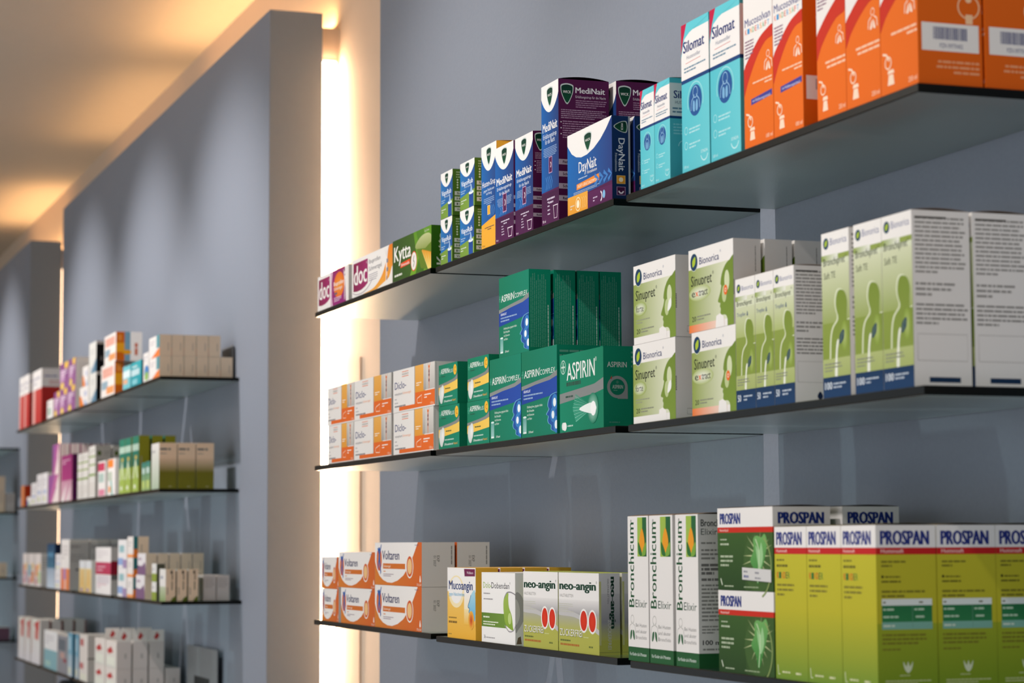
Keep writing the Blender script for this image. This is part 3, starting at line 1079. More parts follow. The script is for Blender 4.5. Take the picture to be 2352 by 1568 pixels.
def bronchi_front(tall):
    def f(a):
        a.R(0, 0, 1, 1, WHT)
        yb = .125 if tall else .15
        a.R(0, yb, 1, .86, '8c9e44', '9cac5a')
        a.R(0, .55, 1, .86, 'b4c07c', 'dfe2c8') if not tall else a.R(.0, .45, 1, .80, 'a2b06a', 'd8dcbc')
        a.R(0, .83, .6, .865, '98ac50', 'f0f0e6', 'h')
        a.R(0, .80 if tall else .78, 1, .83, 'dde2c6')
        sh = .62 if tall else .66
        q = [(.34 + x * .66, yb + .02 + y * (sh - yb)) for x, y in smooth(BODY, 3)]
        a.P([(.34 + (x - .07) * .66, yb + .02 + y * (sh - yb) * 1.02) for x, y in smooth(BODY, 3)], 'e0e5c8')
        a.P(q, '94a552', '84983e')
        a.R(0, yb, 1, yb + .11, 'acb874', 'b6c082')
        a.P(smooth([(.44, yb), (.46, .22), (.52, .33), (.6, .34), (.54, .26), (.53, yb)], 4), 'eef0e2')
        a.E(.8, .36, .12, 'b8c67e', c2='8fa544', ry=.09)
        a.P(smooth([(.63, .315), (.64, .37), (.78, .40), (.77, .345)], 4), '1d4264'); a.L([(.66, .33), (.74, .385)], .012, 'a8c07a')
        bio_logo(a, .17, .935 if tall else .925, .10)
        a.T('Bionorica', .32, .92 if tall else .905, .042 if tall else .036, '7078a0', .6)
        a.T('Bronchipret', .07, .80 if tall else .79, .045 if tall else .038, '3a4030', .78, .015); a.T('®', .86, .83, .015, '5a6048')
        if tall:  a.T('Saft TE', .08, .72, .038, '4a5040', .42)
        else:  a.T('Tropfen', .07, .71, .03, '5a6a90', .44, .01); a.P(smooth([(.58, .71), (.61, .745), (.64, .71)], 4), '2a4a7a')
        a.F(.07, yb + .03, .7, yb + .09, 3, '5f6c3a', 5)
        a.R(0, 0, 1, yb, '1d4670', '173c62')
        a.T('100' if tall else '50', .07, yb * .42, yb * .34, 'dfe6ec', .26 if tall else .17, .03); a.F(.38, yb * .42, .85, yb * .76, 2, 'b4c4d4', 7)
    return f


def bronchi_side(tall):
    def f(a):
        a.R(0, 0, 1, 1, 'eeeae6', 'f0ece8')
        a.base = lin('eeeae6')
        a.F(.05, .64, .93, .97, 13, '7c7873', 3, fill=.45); a.R(.05, .955, .6, .965, '55524e')
        a.F(.05, .51, .75, .60, 3, '7c7873', 4, fill=.45)
        a.F(.05, .35, .95, .48, 5, '6c6863', 5, fill=.45)
        a.L([(.07, .15), (.93, .15), (.93, .30), (.07, .30), (.07, .15)], .008, 'b4aea8')
        if tall: a.R(.26, .028, .80, .058, '1d3c5e')
        else: a.P(smooth([(.55, .05), (.62, .085), (.69, .05), (.62, .025)], 4), '1c2e50')
    return f


def voltaren_front(a):
    a.R(0, 0, 1, 1, 'de8832', 'd86c28', 'h')
    a.base = lin('de8832')
    a.P([(0, 1), (0, .55), (.04, .38), (.1, .22), (.18, .12), (.28, .065), (.38, .06), (.5, .12), (.62, .24), (.72, .42), (.80, .62), (.86, .8), (.92, 1)], 'f3efec')
    a.E(.095, .60, .058, 'f0a848', ry=.27, c2='d2502a')
    a.P([(.055, .86), (.085, .72), (.08, .6), (.06, .38), (.075, .38), (.095, .55), (.125, .24), (.14, .3), (.118, .58), (.115, .72), (.15, .95), (.138, .96), (.1, .78), (.065, .88)], '2a66b0')
    a.E(.095, .84, .018, '2a66b0', ry=.05)
    a.T('Voltaren', .165, .60, .21, '2b2f66', .37, .03)
    a.R(.18, .385, .66, .51, 'd87a2c'); a.T('Schmerzgel', .195, .42, .055, 'fbe8d8', .15, .015)
    a.F(.19, .30, .30, .355, 1, 'e8a878', 3); a.F(.19, .20, .42, .28, 2, '8a90ac', 4)
    a.E(.755, .45, .075, 'f4efe8', ry=.27); a.E(.755, .45, .063, 'd8602a', ry=.235)
    for r in (.75, .55, .35): a.E(.755, .45, .063 * r, ('f2c890', 'e07a38', 'f4d8a8')[int(r * 2 - .6)], ry=.235 * r)
    a.T('HALEON', .86, .92, .03, '4a4f80', .07, .01)
    a.P(smooth([(.955, .13), (.968, .26), (.982, .13), (.968, .1)], 4), 'f6ece4')
    a.T('120 g Gel', .90, .025, .05, 'fbe0d0', .09, .01)


def voltaren_end(a):
    a.R(0, 0, 1, 1, 'ebe6e1')
    a.base = lin('ebe6e1')
    a.T('EXP', .46, .7, .08, '5a5652', .14, rot=-90); a.T('01 2027', .36, .7, .07, '5a5652', .24, rot=-90)
    a.F(.88, .5, .94, .95, 1, '7a7672', 5, rot=90, fill=.6)


def mucoangin_front(a):
    a.R(0, 0, 1, 1, 'eeb73e', 'f3d27e')
    a.base = lin('eeb73e')
    a.R(0, .66, 1, 1, 'f4f1ee'); a.E(.32, .66, .28, 'f6e6bc', ry=.23); a.E(.32, .68, .22, 'f4f1ee', ry=.19)
    a.P([(0, .74), (.08, .60), (.3, .54), (.5, .60), (.6, .74)], 'f4f1ee')
    a.R(.6, .40, .98, .66, 'f4e8c8', 'f4f1ee'); a.R(.6, .2, 1, .42, 'f0c050', 'f5e2b0')
    a.T('Mucoangin', .06, .69, .125, '27407e', .84, .035)
    a.T('gegen Halsschmerzen', .06, .60, .05, '7cc0e0', .55, .01)
    a.P(smooth([(.98, .68), (.84, .62), (.80, .55), (.74, .46), (.79, .43), (.77, .38), (.84, .32), (.98, .28)], 4), '64b4dc', 'b4dce8')
    a.L(smooth([(.84, .62), (.80, .55), (.74, .46), (.79, .43), (.77, .38), (.84, .32)], 4, False), .012, '3a6a9a')
    a.E(.85, .27, .10, 'd2501e', ry=.13, c2='f0b84a'); a.E(.85, .27, .05, 'c03a18', ry=.075, c2='e88a34')
    a.P([(.62, .88), (.98, .885), (.98, .985), (.60, .985)], '7a2454'); a.T('Waldbeere', .70, .915, .035, 'f0dfe8', .22, .01)
    a.F(.05, .27, .5, .31, 1, '6a5a30', 5); a.F(.05, .20, .48, .25, 1, '3c3424', 6, fill=.6); a.F(.04, .04, .25, .07, 1, '7a6a3a', 7)


def mucoangin_side(a):
    a.R(0, 0, 1, 1, 'eeb73e', 'f0bc48')
    a.base = lin('eeb73e')
    a.R(.3, .02, .95, .5, 'f0ece0')
    a.T('PZN 00314609', .8, .06, .14, '3a3834', .34, .01, rot=90)


def dolo_front(a):
    a.R(0, 0, 1, 1, 'f4f2f0')
    a.T('Dolo-', .05, .775, .085, '9ab84a', .25); a.T('Dobendan', .30, .775, .085, '4a464e', .53); a.T('®', .84, .84, .03, '6a666c')
    a.F(.06, .68, .5, .72, 1, '8a868c', 3); a.F(.06, .60, .62, .64, 1, '8a868c', 4)
    a.R(0, .22, .74, .42, '688a34', '7a9c40', 'h')
    a.F(.05, .34, .35, .385, 1, 'e6eed4', 5); a.F(.05, .24, .55, .31, 2, 'e6eed4', 6)
    a.P(smooth([(.80, .72), (.70, .68), (.66, .58), (.67, .42), (.72, .28), (.84, .22), (.94, .2), (.93, .26), (.90, .40), (.82, .52), (.80, .64)], 5), '8fb03c', 'a8c060')
    a.L(smooth([(1, .70), (.88, .73), (.76, .72), (.68, .64)], 6, False), .012, '9a969a'); a.L(smooth([(.70, .26), (.82, .18), (.95, .2), (1, .26)], 6, False), .012, 'a8a4a8')
    a.E(.84, .36, .05, 'c4d88a', ry=.08)
    a.T('36', .07, .05, .05, '4a464e', .05, .01); a.F(.14, .05, .62, .085, 1, '8a868c', 7)


def dolo_side(a):
    a.R(0, 0, 1, 1, 'e8e6e8', 'eeecee')
    a.base = lin('e8e6e8')
    a.P(smooth([(0, .70), (.3, .68), (.45, .5), (.4, .35), (.15, .22), (0, .2)], 5), 'b8b6ba'); a.P(smooth([(0, .62), (.15, .58), (.22, .45), (.15, .33), (0, .3)], 5), 'd8d6d8')
    a.P([(.05, .01), (.3, .01), (.25, .12), (.12, .1)], '7a6a58')


def neo_front(a):
    a.R(0, 0, 1, 1, 'b8b858', 'bebe62')
    a.base = lin('b8c04e')
    a.R(0, .28, 1, .48, 'bcbc66', 'b4b2aa'); a.R(0, .48, 1, .66, 'aeacae', 'ebe8e6'); a.R(0, .66, 1, 1, 'f2efed')
    a.P(smooth([(0, .46), (.4, .44), (.7, .36), (1, .24), (1, .30), (.7, .42), (.4, .50), (0, .54)], 4), 'c9c7c6')
    for i in range(5): a.F(.0, .50 + i * .024, .6, .512 + i * .024, 1, 'cfcdcb', 30 + i, fill=.6)
    a.T('neo-angin', .03, .785, .108, '1f4a38', .89, .05); a.T('®', .93, .87, .03, '3a5a4a')
    a.T('HALSTABLETTEN', .03, .69, .038, 'a4a09e', .34)
    for x in (.63, .84):
        a.E(x, .405 - (x - .63) * .03, .105, 'f6f2ee', ry=.15); a.E(x, .405 - (x - .63) * .03, .082, 'e2421e', ry=.125, c2='d63416')
    a.T('ZUCKERFREI', .035, .195, .085, '8a8c60', .56); a.T('ZUCKERFREI', .03, .20, .085, 'f4f2ea', .56, .006)
    a.F(.04, .125, .45, .155, 1, '4a5a34', 5, fill=.7); a.F(.04, .07, .72, .105, 1, 'b8502c', 6, fill=.75); a.F(.75, .07, .93, .1, 1, '4a5a34', 7, fill=.7)
    a.F(.62, .19, .92, .215, 1, 'd8dca8', 8)


def neo_side(a):
    a.R(0, 0, 1, 1, 'b8b858', 'bebe62')
    a.base = lin('b8c04e')
    a.R(0, .18, 1, .40, 'bcbc66', '9a9a9e'); a.R(0, .40, 1, .75, '98989c', 'c4c2c4'); a.R(0, .75, 1, 1, 'd0cece', 'dedcdc')
    a.T('neo-angin', .56, .95, .24, '1a3e30', .62, .05, rot=-90)
    a.T('HALSTABLETTEN', .40, .93, .07, '7a787c', .3, rot=-90)
    a.T('ZUCKERFREI', .42, .43, .16, 'c8c8c0', .36, .006, rot=-90)
    a.R(.0, .12, .1, .9, 'c4c48a')
    a.R(0, .03, 1, .035, '8a8a50')


def bronchicum_front(a):
    a.R(0, 0, 1, 1, 'f1edea')
    a.R(0, 0, 1, .095, '2f6a3e', '2a6238')
    a.R(.48, .72, .92, .99, '2f6e40'); a.R(.48, .72, .72, .99, 'a8c458')
    a.P(smooth([(.70, .915), (.58, .84), (.60, .78), (.70, .75), (.80, .78), (.82, .84)], 4), 'f0a62c')
    a.P(smooth([(.52, .82), (.54, .74), (.70, .725), (.66, .77)], 4), '3a7a3c'); a.P(smooth([(.90, .82), (.88, .74), (.72, .725), (.75, .77)], 4), '86b04a')
    a.T('Bronchicum', .30, .37, .26, '1f5a34', .585, .02, rot=90)
    a.T('®', .14, .955, .02, '3a5a44')
    a.T('Elixir', .36, .37, .052, '3f5a4c', .56)
    for i, t in enumerate(('Bei Husten', 'und akuter', 'Bronchitis')): a.T(t, .37, .235 - i * .042, .024, '8c8a88', .52)
    a.ring(.2, .285, .07, .085, 'c4c2be')
    a.L(smooth([(.16, .27), (.15, .25), (.07, .235), (.05, .15)], 4, False), .016, 'c4c2be'); a.L(smooth([(.24, .27), (.25, .25), (.33, .235), (.36, .15)], 4, False), .016, 'c4c2be')
    a.P(smooth([(.18, .21), (.11, .20), (.09, .15), (.12, .145), (.17, .17)], 3), '2f6a42'); a.P(smooth([(.22, .21), (.29, .20), (.31, .15), (.28, .145), (.23, .17)], 3), '2f6a42')
    a.T('Für Kinder ab 6 Monaten', .07, .035, .022, 'dfe8e0', .8, .015)


def bronchicum_side(a):
    a.R(0, 0, 1, 1, 'efebe8', 'f1edea')
    a.base = lin('efebe8')
    a.R(0, 0, 1, .095, '2f6a3e')
    a.T('Bronchicum', .08, .92, .045, '2f3a36', 1.3 * .62, .03); a.T('Elixir', .08, .865, .04, '55605a', .42)
    a.F(.08, .80, .9, .825, 1, '7a7874', 3); a.F(.08, .70, .9, .78, 3, '7a7874', 4)
    a.F(.08, .60, .9, .68, 3, '3f3e3c', 5, fill=.65); a.F(.08, .56, .9, .585, 1, '3f3e3c', 6, fill=.65)
    a.F(.08, .30, .92, .55, 10, '7c7a76', 7); a.F(.08, .22, .92, .28, 3, '7c7a76', 8)
    a.T('100 ml', .1, .15, .03, '35383a', .5, .03); a.F(.1, .11, .8, .135, 1, '7a7874', 9)


def prospan_head(a, txt, dark=False):
    a.R(0, .62 if dark is None else 0, 1, 1, 'f3efec')


def prospan_front(a):
    a.R(0, 0, 1, 1, '3d5c2a', '4a6a30')
    a.base = lin('3d5c2a')
    a.R(0, 0, .5, .70, '2f4e22', '44662e')
    a.R(0, .755, 1, 1, 'f2eeeb'); a.R(0, .70, 1, .765, 'd23420')
    a.T('PROSPAN', .05, .805, .13, '233a86', .37, .07); a.T('Hustenliquid', .04, .715, .03, 'f6dcd4', .16, .01)
    a.E(.74, .34, .26, 'a8b87a', ry=.36, c2='4a6a34')
    for i in range(14):
        t = i * 2 * math.pi / 14
        a.P([(.74 + .07 * math.cos(t - .12), .42 + .1 * math.sin(t - .12)), (.74 + (.22 + .05 * (i % 3)) * math.cos(t), .42 + (.26 + .05 * (i % 2)) * math.sin(t)), (.74 + .07 * math.cos(t + .12), .42 + .1 * math.sin(t + .12))], 'c4cc9a')
    a.P(smooth([(.66, .62), (.72, .66), (.80, .64), (.86, .68), (.90, .58), (.86, .40), (.80, .24), (.73, .08), (.68, .24), (.60, .36), (.66, .48)], 5), '3a8a3c', '7cb66a')
    a.P(smooth([(.70, .54), (.76, .48), (.80, .58), (.83, .40), (.76, .26)], 4), 'a4d098')
    a.L(smooth([(.70, .62), (.76, .45), (.73, .1)], 5, False), .012, 'd0e4bc')
    a.ring(.72, .30, .24, .255, '9aac6c', -70, 60)
    a.F(.05, .60, .32, .635, 1, 'c8d4b8', 3); a.F(.05, .54, .36, .575, 1, 'd4dec4', 4, fill=.65)
    a.F(.05, .28, .3, .44, 3, 'c8d4b8', 5)
    a.L([(.05, .14), (.08, .06)], .014, 'd8e0cc'); a.F(.12, .035, .36, .07, 1, 'c8d4b8', 6); a.F(.48, .03, .96, .065, 1, 'b4c4a0', 7)


def prospan_side(a):
    a.R(0, 0, 1, 1, '3d5c2a', '4a6a30')
    a.base = lin('3a5628')
    a.R(0, .755, 1, 1, 'f2eeeb'); a.R(0, .70, 1, .765, 'd23420')
    a.T('PROSPAN', .10, .80, .135, '233a86', .78, .07); a.T('Hustenliquid', .1, .71, .035, 'f6dcd4', .42, .015)
    a.F(.08, .45, .9, .62, 4, '8aa070', 3)


def kids_front(a):
    a.R(0, 0, 1, 1, '86a02e', 'c6bf36')
    a.base = lin('b8b034')
    a.R(0, .45, 1, .86, 'c4bc34', 'cac23a'); a.R(0, 0, 1, .46, '7c9c38', 'c4bc34')
    a.R(0, .86, 1, 1, 'f1edea'); a.R(0, .82, 1, .862, 'cc2a2a')
    a.T('PROSPAN', .07, .880, .085, '2c3a86', .78, .06); a.T('Hustensaft', .06, .832, .02, 'f4d8d0', .34, .01)
    a.F(.06, .77, .6, .795, 1, '6a6428', 3); a.F(.06, .73, .75, .755, 1, '4a4620', 4, fill=.65)
    for i, ch in enumerate('KINDER'): a.T(ch, .07 + i * .07, .66, .042, ('d2402c', '2f7a3a', 'e08a28', 'd2402c', '3a6a3a', '5a8a3a')[i], .055, .02)
    a.F(.07, .54, .65, .635, 3, '7a7230', 5, fill=.45)
    a.L([(.06, .09), (.08, .03), (.13, .03)], .014, 'e6e8c8'); a.F(.2, .035, .55, .06, 1, 'e0e4c0', 6); a.F(.62, .03, .92, .06, 1, 'e0e4c0', 7)


def kids_side(a):
    a.R(0, 0, 1, 1, '86a02e', 'c6bf36')
    a.base = lin('b8b034')
    a.R(0, .4, 1, .86, 'c4bc34', 'cac23a')
    a.R(0, .86, 1, 1, 'f1edea'); a.R(0, .82, 1, .862, 'cc2a2a')
    a.T('PROSPAN', .08, .880, .085, '2c3a86', .80, .065); a.T('Hustensaft', .08, .83, .024, 'f4d8d0', .38, .015)
    a.F(.08, .74, .5, .79, 2, '6a6428', 3); a.E(.1, .685, .022, '2c2a14', n=12)
    a.F(.14, .675, .65, .695, 1, '3c3818', 4); a.F(.08, .645, .6, .668, 1, '3c3818', 5)
    a.F(.08, .555, .88, .61, 2, '6a6428', 6)
    a.R(.08, .37, .92, .545, '3c8a56', '2c784c'); a.R(.08, .51, .92, .55, 'e8ece8'); a.R(.08, .365, .92, .41, '88b8a8')
    a.R(.585, .37, .592, .51, '7aa08c')
    a.F(.1, .475, .55, .50, 1, 'c8e4d4', 8); a.F(.62, .475, .9, .50, 1, 'c8e4d4', 9); a.F(.1, .43, .5, .455, 1, 'c8e4d4', 10); a.F(.64, .43, .9, .455, 1, 'c8e4d4', 11); a.F(.1, .375, .45, .402, 1, 'dcece4', 12)
    a.F(.1, .52, .2, .54, 1, '4a504c', 13); a.F(.7, .52, .88, .54, 1, '4a504c', 14)
    a.F(.08, .27, .9, .345, 3, '6a6428', 15); a.F(.08, .235, .65, .255, 1, '6a6428', 16)
    a.P(smooth([(.42, .17), (.44, .125), (.5, .10), (.56, .125), (.58, .17), (.53, .14), (.5, .17), (.47, .14)], 3), 'e0e4c8')
    a.F(.36, .08, .66, .093, 1, 'd8dcb0', 17); a.F(.12, .03, .9, .062, 2, 'd8dcb0', 18)


# ------------------------------------------------------------------ near cartons
G = 0.0005
Y0 = 0.004
row = A1
t1, t2, t3 = A1
N1 = 'medicine_carton'
carton('ointment_carton', 'white and violet ointment box with plum block, far left end of the top shelf', -3.874, -3.667, Y0, .045, t1, .0620, doc_front(True), box_end)
carton('ointment_carton', 'white ointment box with plum block and orange swoosh, beside the dark green box', -3.645, -3.4045, Y0, .045, t1, .0640, doc_front(False), box_end)
carton('ointment_carton', 'dark green salve box with a round white seal and cut root picture', -3.4035, -3.1995, Y0, .048, t1, .0660, kytta_front, kytta_side, shell='2c5a14')
for x0, x1, z, lab in ((-3.1530, -3.0985, t2, 'lower left of the four small blue and green rub boxes'), (-3.1525, -3.0965, t2 + .0685, 'upper left of the four small blue and green rub boxes'),
                       (-3.0615, -2.9985, t2, 'lower right of the four small blue and green rub boxes'), (-3.0605, -2.9955, t2 + .0685, 'upper right of the four small blue and green rub boxes')):
    carton('rub_carton', lab, x0, x1, Y0, .0545, z, .0680, vapo_front, vapo_side, 'stacked small rub boxes', shell='5c8a2c')
carton('syrup_carton', 'blue syrup box with yellow foot, left of the narrow blue and plum boxes', -2.9650, -2.9006, Y0, .066, t2, .1445, husten_front, blank('eeb03c'), 'cold remedy syrups', shell='eeb03c', flap=(.0015, 'e0a438'))
carton('syrup_carton', 'left of the two equal short blue boxes with plum foot and white arched top', -2.8999, -2.8245, .002, .062, t2, .1318, medi_front(False), plum_side('m'), 'cold remedy syrups', shell='541848', flap=(.001, 'd8d0cc'))
carton('syrup_carton', 'right of the two equal short blue boxes with plum foot and white arched top', -2.8237, -2.7540, Y0, .062, t2, .1322, medi_front(False), plum_side('m'), 'cold remedy syrups', shell='541848', flap=(.001, '6a3060'))
big = carton('syrup_carton', 'tallest blue box with white arched top and wide plum side, behind the landscape tablet box', -2.7208, -2.6580, Y0, .0694, t2, .1830, medi_front(True), plum_side('m'), 'cold remedy syrups', shell='541848', flap=(.0035, '2c1026'))
dup(big, (-2.7120, .0800, H0 + t2), 'second tall plum box, standing behind the tallest blue and plum one', 'cold remedy syrups')
day = carton('tablet_carton', 'landscape blue tablet box with orange and plum foot and white arched top', -2.6188, -2.4700, Y0 - .003, .0235, t2, .1010, daynait_front, daynait_side, 'blue tablet boxes', shell='10305c')
dup(day, (-2.6150, .0290, H0 + t2), 'dark blue tablet box mostly hidden behind the landscape blue one', 'blue tablet boxes')
for x0, x1, lab in ((-2.3892, -2.3482, 'left of the two small turquoise and white syrup boxes'), (-2.3474, -2.3034, 'right of the two small turquoise and white syrup boxes')):
    carton('syrup_carton', lab, x0, x1, Y0, .042, t3, .1160, silomat_front(False), silomat_side, 'turquoise syrup boxes', shell='58c2ce', flap=(.001, '8a8478'))
for x0, x1, lab in ((-2.2696, -2.1962, 'left of the two tall turquoise and white syrup boxes'), (-2.1930, -2.1180, 'right of the two tall turquoise and white syrup boxes, touching the orange boxes')):
    carton('syrup_carton', lab, x0, x1, Y0, .058, t3, .1670, silomat_front(True), silomat_side, 'turquoise syrup boxes', shell='58c2ce', flap=(.0015, '5aa8b0'))
for x0, x1, y, lab in ((-2.1085, -2.0405, Y0, 'orange and white kids syrup box next to the tall turquoise boxes'), (-2.0395, -1.9740, Y0, 'orange and white kids syrup box with a purple band and its side showing')):
    carton('syrup_carton', lab, x0, x1, y, .058, t3, .1640, muco_front(True), muco_side(True), 'kids syrups in orange', shell='e46c18', flap=(.0015, 'c8c0b8'))
for x0, x1, lab in ((-1.9435, -1.8844, 'first of the large orange boxes with red stripe, next to the kids syrup'), (-1.8836, -1.8174, 'middle large orange box with red stripe, between two like it')):
    carton('syrup_carton', lab, x0, x1, Y0, .066, t3, .1750, muco_front(False), muco_side(False), 'large orange syrups', shell='e46c18')
mu = carton('syrup_carton', 'large orange box at the shelf corner with white barcode label on its side', -1.8166, -1.7485, Y0, .0655, t3, .1750, muco_front(False), muco_side(False), 'large orange syrups', shell='e46c18')
dup(mu, (-1.8155, .0725, H0 + t3), 'orange box behind the corner one, cut by the right edge of the photo', 'large orange syrups')

# middle shelf
m1, m2, m3 = A2
di = None
for k, (x0, x1, z, lab) in enumerate(((-3.8000, -3.6330, m1, 'lower box of the first column of white and orange gel boxes, by the light strip'), (-3.8050, -3.6295, m1 + .0662, 'upper box of the first column of white and orange gel boxes, by the light strip'),
                                      (-3.6300, -3.4110, m1, 'lower box of the middle column of white and orange gel boxes'), (-3.6283, -3.4112, m1 + .0662, 'upper box of the middle column of white and orange gel boxes'),
                                      (-3.3985, -3.1900, m1, 'lower white and orange gel box touching the green boxes'), (-3.4005, -3.1835, m1 + .0662, 'upper white and orange gel box touching the green boxes'))):
    c = carton('gel_carton', lab, x0, x1, Y0, .0450, z, .0657, diclo_front, box_end, 'white and orange gel boxes')
    if k == 4: lo = c
    if k == 5: up = c
dup(lo, (-3.3970, .0510, H0 + m1), 'white gel box hidden behind the lower one beside the green boxes', 'white and orange gel boxes')
dup(up, (-3.3985, .0510, H0 + m1 + .0662), 'white gel box peeking out behind the upper one beside the green boxes', 'white and orange gel boxes')
for x0, x1, z, h, lab in ((-3.1640, -3.0668, m2, .0628, 'lower left of the four small green boxes with yellow band'), (-3.1640, -3.0750, m2 + .0632, .0605, 'upper left of the four small green boxes with yellow band'),
                          (-3.0306, -2.9345, m2, .0615, 'lower right of the four small green boxes with yellow band'), (-3.0288, -2.9360, m2 + .0619, .0610, 'upper right of the four small green boxes with yellow band')):
    carton('tablet_carton', lab, x0, x1, Y0, .0440, z, h, asp_plus_front, asp_plus_side, 'small green tablet boxes', shell='0e7a5c')
c1 = carton('granule_carton', 'upright green box with blue band, on the shelf next to the yellow banded ones', -2.9318, -2.8040, Y0, .0590, m2, .1135, complex_front, complex_side2, 'green granule boxes', shell='127e60')
c2 = carton('granule_carton', 'upright green box with blue band, on the shelf beside the landscape green box', -2.8020, -2.6690, Y0, .0590, m2, .1135, complex_front, complex_side2, 'green granule boxes', shell='127e60')
dup(c1, (-2.9318, .0660, H0 + m2), 'green granule box hidden in the second row beside the yellow banded ones', 'green granule boxes')
dup(c2, (-2.8010, .0660, H0 + m2), 'green granule box in the second row, its top edge showing behind the landscape green box', 'green granule boxes')
c3 = carton('granule_carton', 'green box with blue band standing on top of the others, front of its row', -2.8918, -2.7721, Y0, .0304, m2 + .1136, .1085, complex_front, complex_side, 'green granule boxes on top', shell='127e60')
for y, lab in ((.0390, 'second green box in the row standing on top of the others'), (.0725, 'third green box in the row standing on top of the others'), (.1045, 'rearmost green box in the row standing on top of the others')):
    dup(c3, (-2.8918, y, H0 + m2 + .1136), lab, 'green granule boxes on top')
carton('tablet_carton', 'landscape green tablet box with a white comet, right end of the green group', -2.6539, -2.5058, Y0 - .002, .0360, m2, .0975, aspirin_front, aspirin_side, shell='0e7e62')
for x0, x1, z, lab in ((-2.4171, -2.2950, m3, 'lower lime box with a white leaf by the green tablet box'), (-2.4139, -2.2926, m3 + .0918, 'upper lime box with a white leaf by the green tablet boxes')):
    carton('tablet_carton', lab, x0, x1, Y0, .0460, z, .0915, sinupret_front(False), pale_end, 'lime and white tablet boxes', shell='ebe6e1')
for x0, x1, z, u in ((-2.2500, -2.1375, m3, 'lower'), (-2.2560, -2.1410, m3 + .0912, 'upper')):
    s = carton('tablet_carton', '%s lime box with an orange foot, in the front row' % u, x0, x1, Y0, .0318, z, .0909, sinupret_front(True), pale_end, 'lime and white tablet boxes', shell='ebe6e1')
    for j, lab in enumerate(('second', 'third')):
        dup(s, (x0 + .003, Y0 + (j + 1) * .0352, H0 + z), '%s in depth of the %s white boxes behind the orange footed lime one' % (lab, u), 'lime and white tablet boxes')
for x0, x1, lab in ((-2.1367, -2.0902, 'first of the three narrow lime drops boxes, touching the orange footed box'), (-2.0894, -2.0471, 'middle of the three narrow lime drops boxes'), (-2.0463, -2.0012, 'last of the three narrow lime drops boxes, its printed side showing')):
    carton('drops_carton', lab, x0, x1, Y0, .0440, m3, .1370, bronchi_front(False), bronchi_side(False), 'narrow lime drops boxes', shell='eeeae6', flap=(.0012, 'b09a88'))
for x0, x1, lab in ((-1.9409, -1.8853, 'first of the tall lime syrup boxes with navy foot, beside the narrow drops boxes'), (-1.8759, -1.8222, 'middle tall lime syrup box with navy foot')):
    carton('syrup_carton', lab, x0, x1, Y0, .0587, m3, .1592, bronchi_front(True), bronchi_side(True), 'tall lime syrup boxes', shell='eeeae6', flap=(.0012, 'b09a88'))
te = carton('syrup_carton', 'tall lime syrup box with navy foot at the shelf corner, its wide printed side showing', -1.8215, -1.7665, Y0, .0587, m3, .1592, bronchi_front(True), bronchi_side(True), 'tall lime syrup boxes', shell='eeeae6', flap=(.0022, '8a7058'))
dup(te, (-1.8205, .0655, H0 + m3), 'printed side of the tall syrup box behind the corner one, cut by the right edge', 'tall lime syrup boxes')

# bottom shelf
b1, b2, b3 = A3
for x0, x1, z, h, lab in ((-3.8385, -3.7262, b1, .0552, 'smallest lower orange and white gel box, beside the light strip'), (-3.8418, -3.7275, b1 + .0555, .0545, 'smallest upper orange and white gel box, beside the light strip'),
                          (-3.7109, -3.5040, b1, .0590, 'lower middle sized orange and white gel box'), (-3.7265, -3.5040, b1 + .0593, .0590, 'upper middle sized orange and white gel box')):
    carton('gel_carton', lab, x0, x1, Y0, .0430, z, h, voltaren_front, voltaren_end, 'orange and white gel boxes')
for x0, x1, z, u in ((-3.5030, -3.2500, b1, 'lower'), (-3.5030, -3.2495, b1 + .0670, 'upper')):
    v = carton('gel_carton', '%s of the longest orange and white gel boxes, front row' % u, x0, x1, Y0, .0517, z, .0667, voltaren_front, voltaren_end, 'orange and white gel boxes')
    dup(v, (x0 + .002, .0590, H0 + z), '%s grey end of the gel box in the second row behind the longest one' % u, 'orange and white gel boxes')
mo = carton('lozenge_carton', 'front yellow and white lozenge box with a sore throat picture', -3.1235, -2.9956, Y0, .0330, b2, .0998, mucoangin_front, mucoangin_side, 'yellow lozenge boxes', shell='eeb73e')
for j, lab in enumerate(('second', 'third', 'rearmost')):
    dup(mo, (-3.1235, Y0 + .0365 * (j + 1), H0 + b2), '%s yellow lozenge box, only its mustard top edge showing' % lab, 'yellow lozenge boxes')
dl = carton('lozenge_carton', 'white lozenge box with a green drop and green band', -2.9694, -2.8310, Y0, .0300, b2, .0945, dolo_front, dolo_side, 'white lozenge boxes')
dup(dl, (-2.9694, .0370, H0 + b2), 'white lozenge box hidden behind the one with the green drop', 'white lozenge boxes')
n1 = carton('lozenge_carton', 'left of the two grey and lime lozenge boxes with two red pills', -2.7990, -2.6704, Y0, .0270, b2, .0975, neo_front, neo_side, 'grey and lime lozenge boxes', shell='b8c04e')
dup(n1, (-2.7985, .0340, H0 + b2), 'lozenge box hidden behind the left one with two red pills', 'grey and lime lozenge boxes')
n2 = carton('lozenge_carton', 'right of the two grey and lime lozenge boxes with two red pills', -2.6674, -2.5305, Y0, .0270, b2, .0975, neo_front, neo_side, 'grey and lime lozenge boxes', shell='b8c04e')
dup(n2, (-2.6674, .0340, H0 + b2), 'grey lozenge box edge showing behind the right one with two red pills', 'grey and lime lozenge boxes')
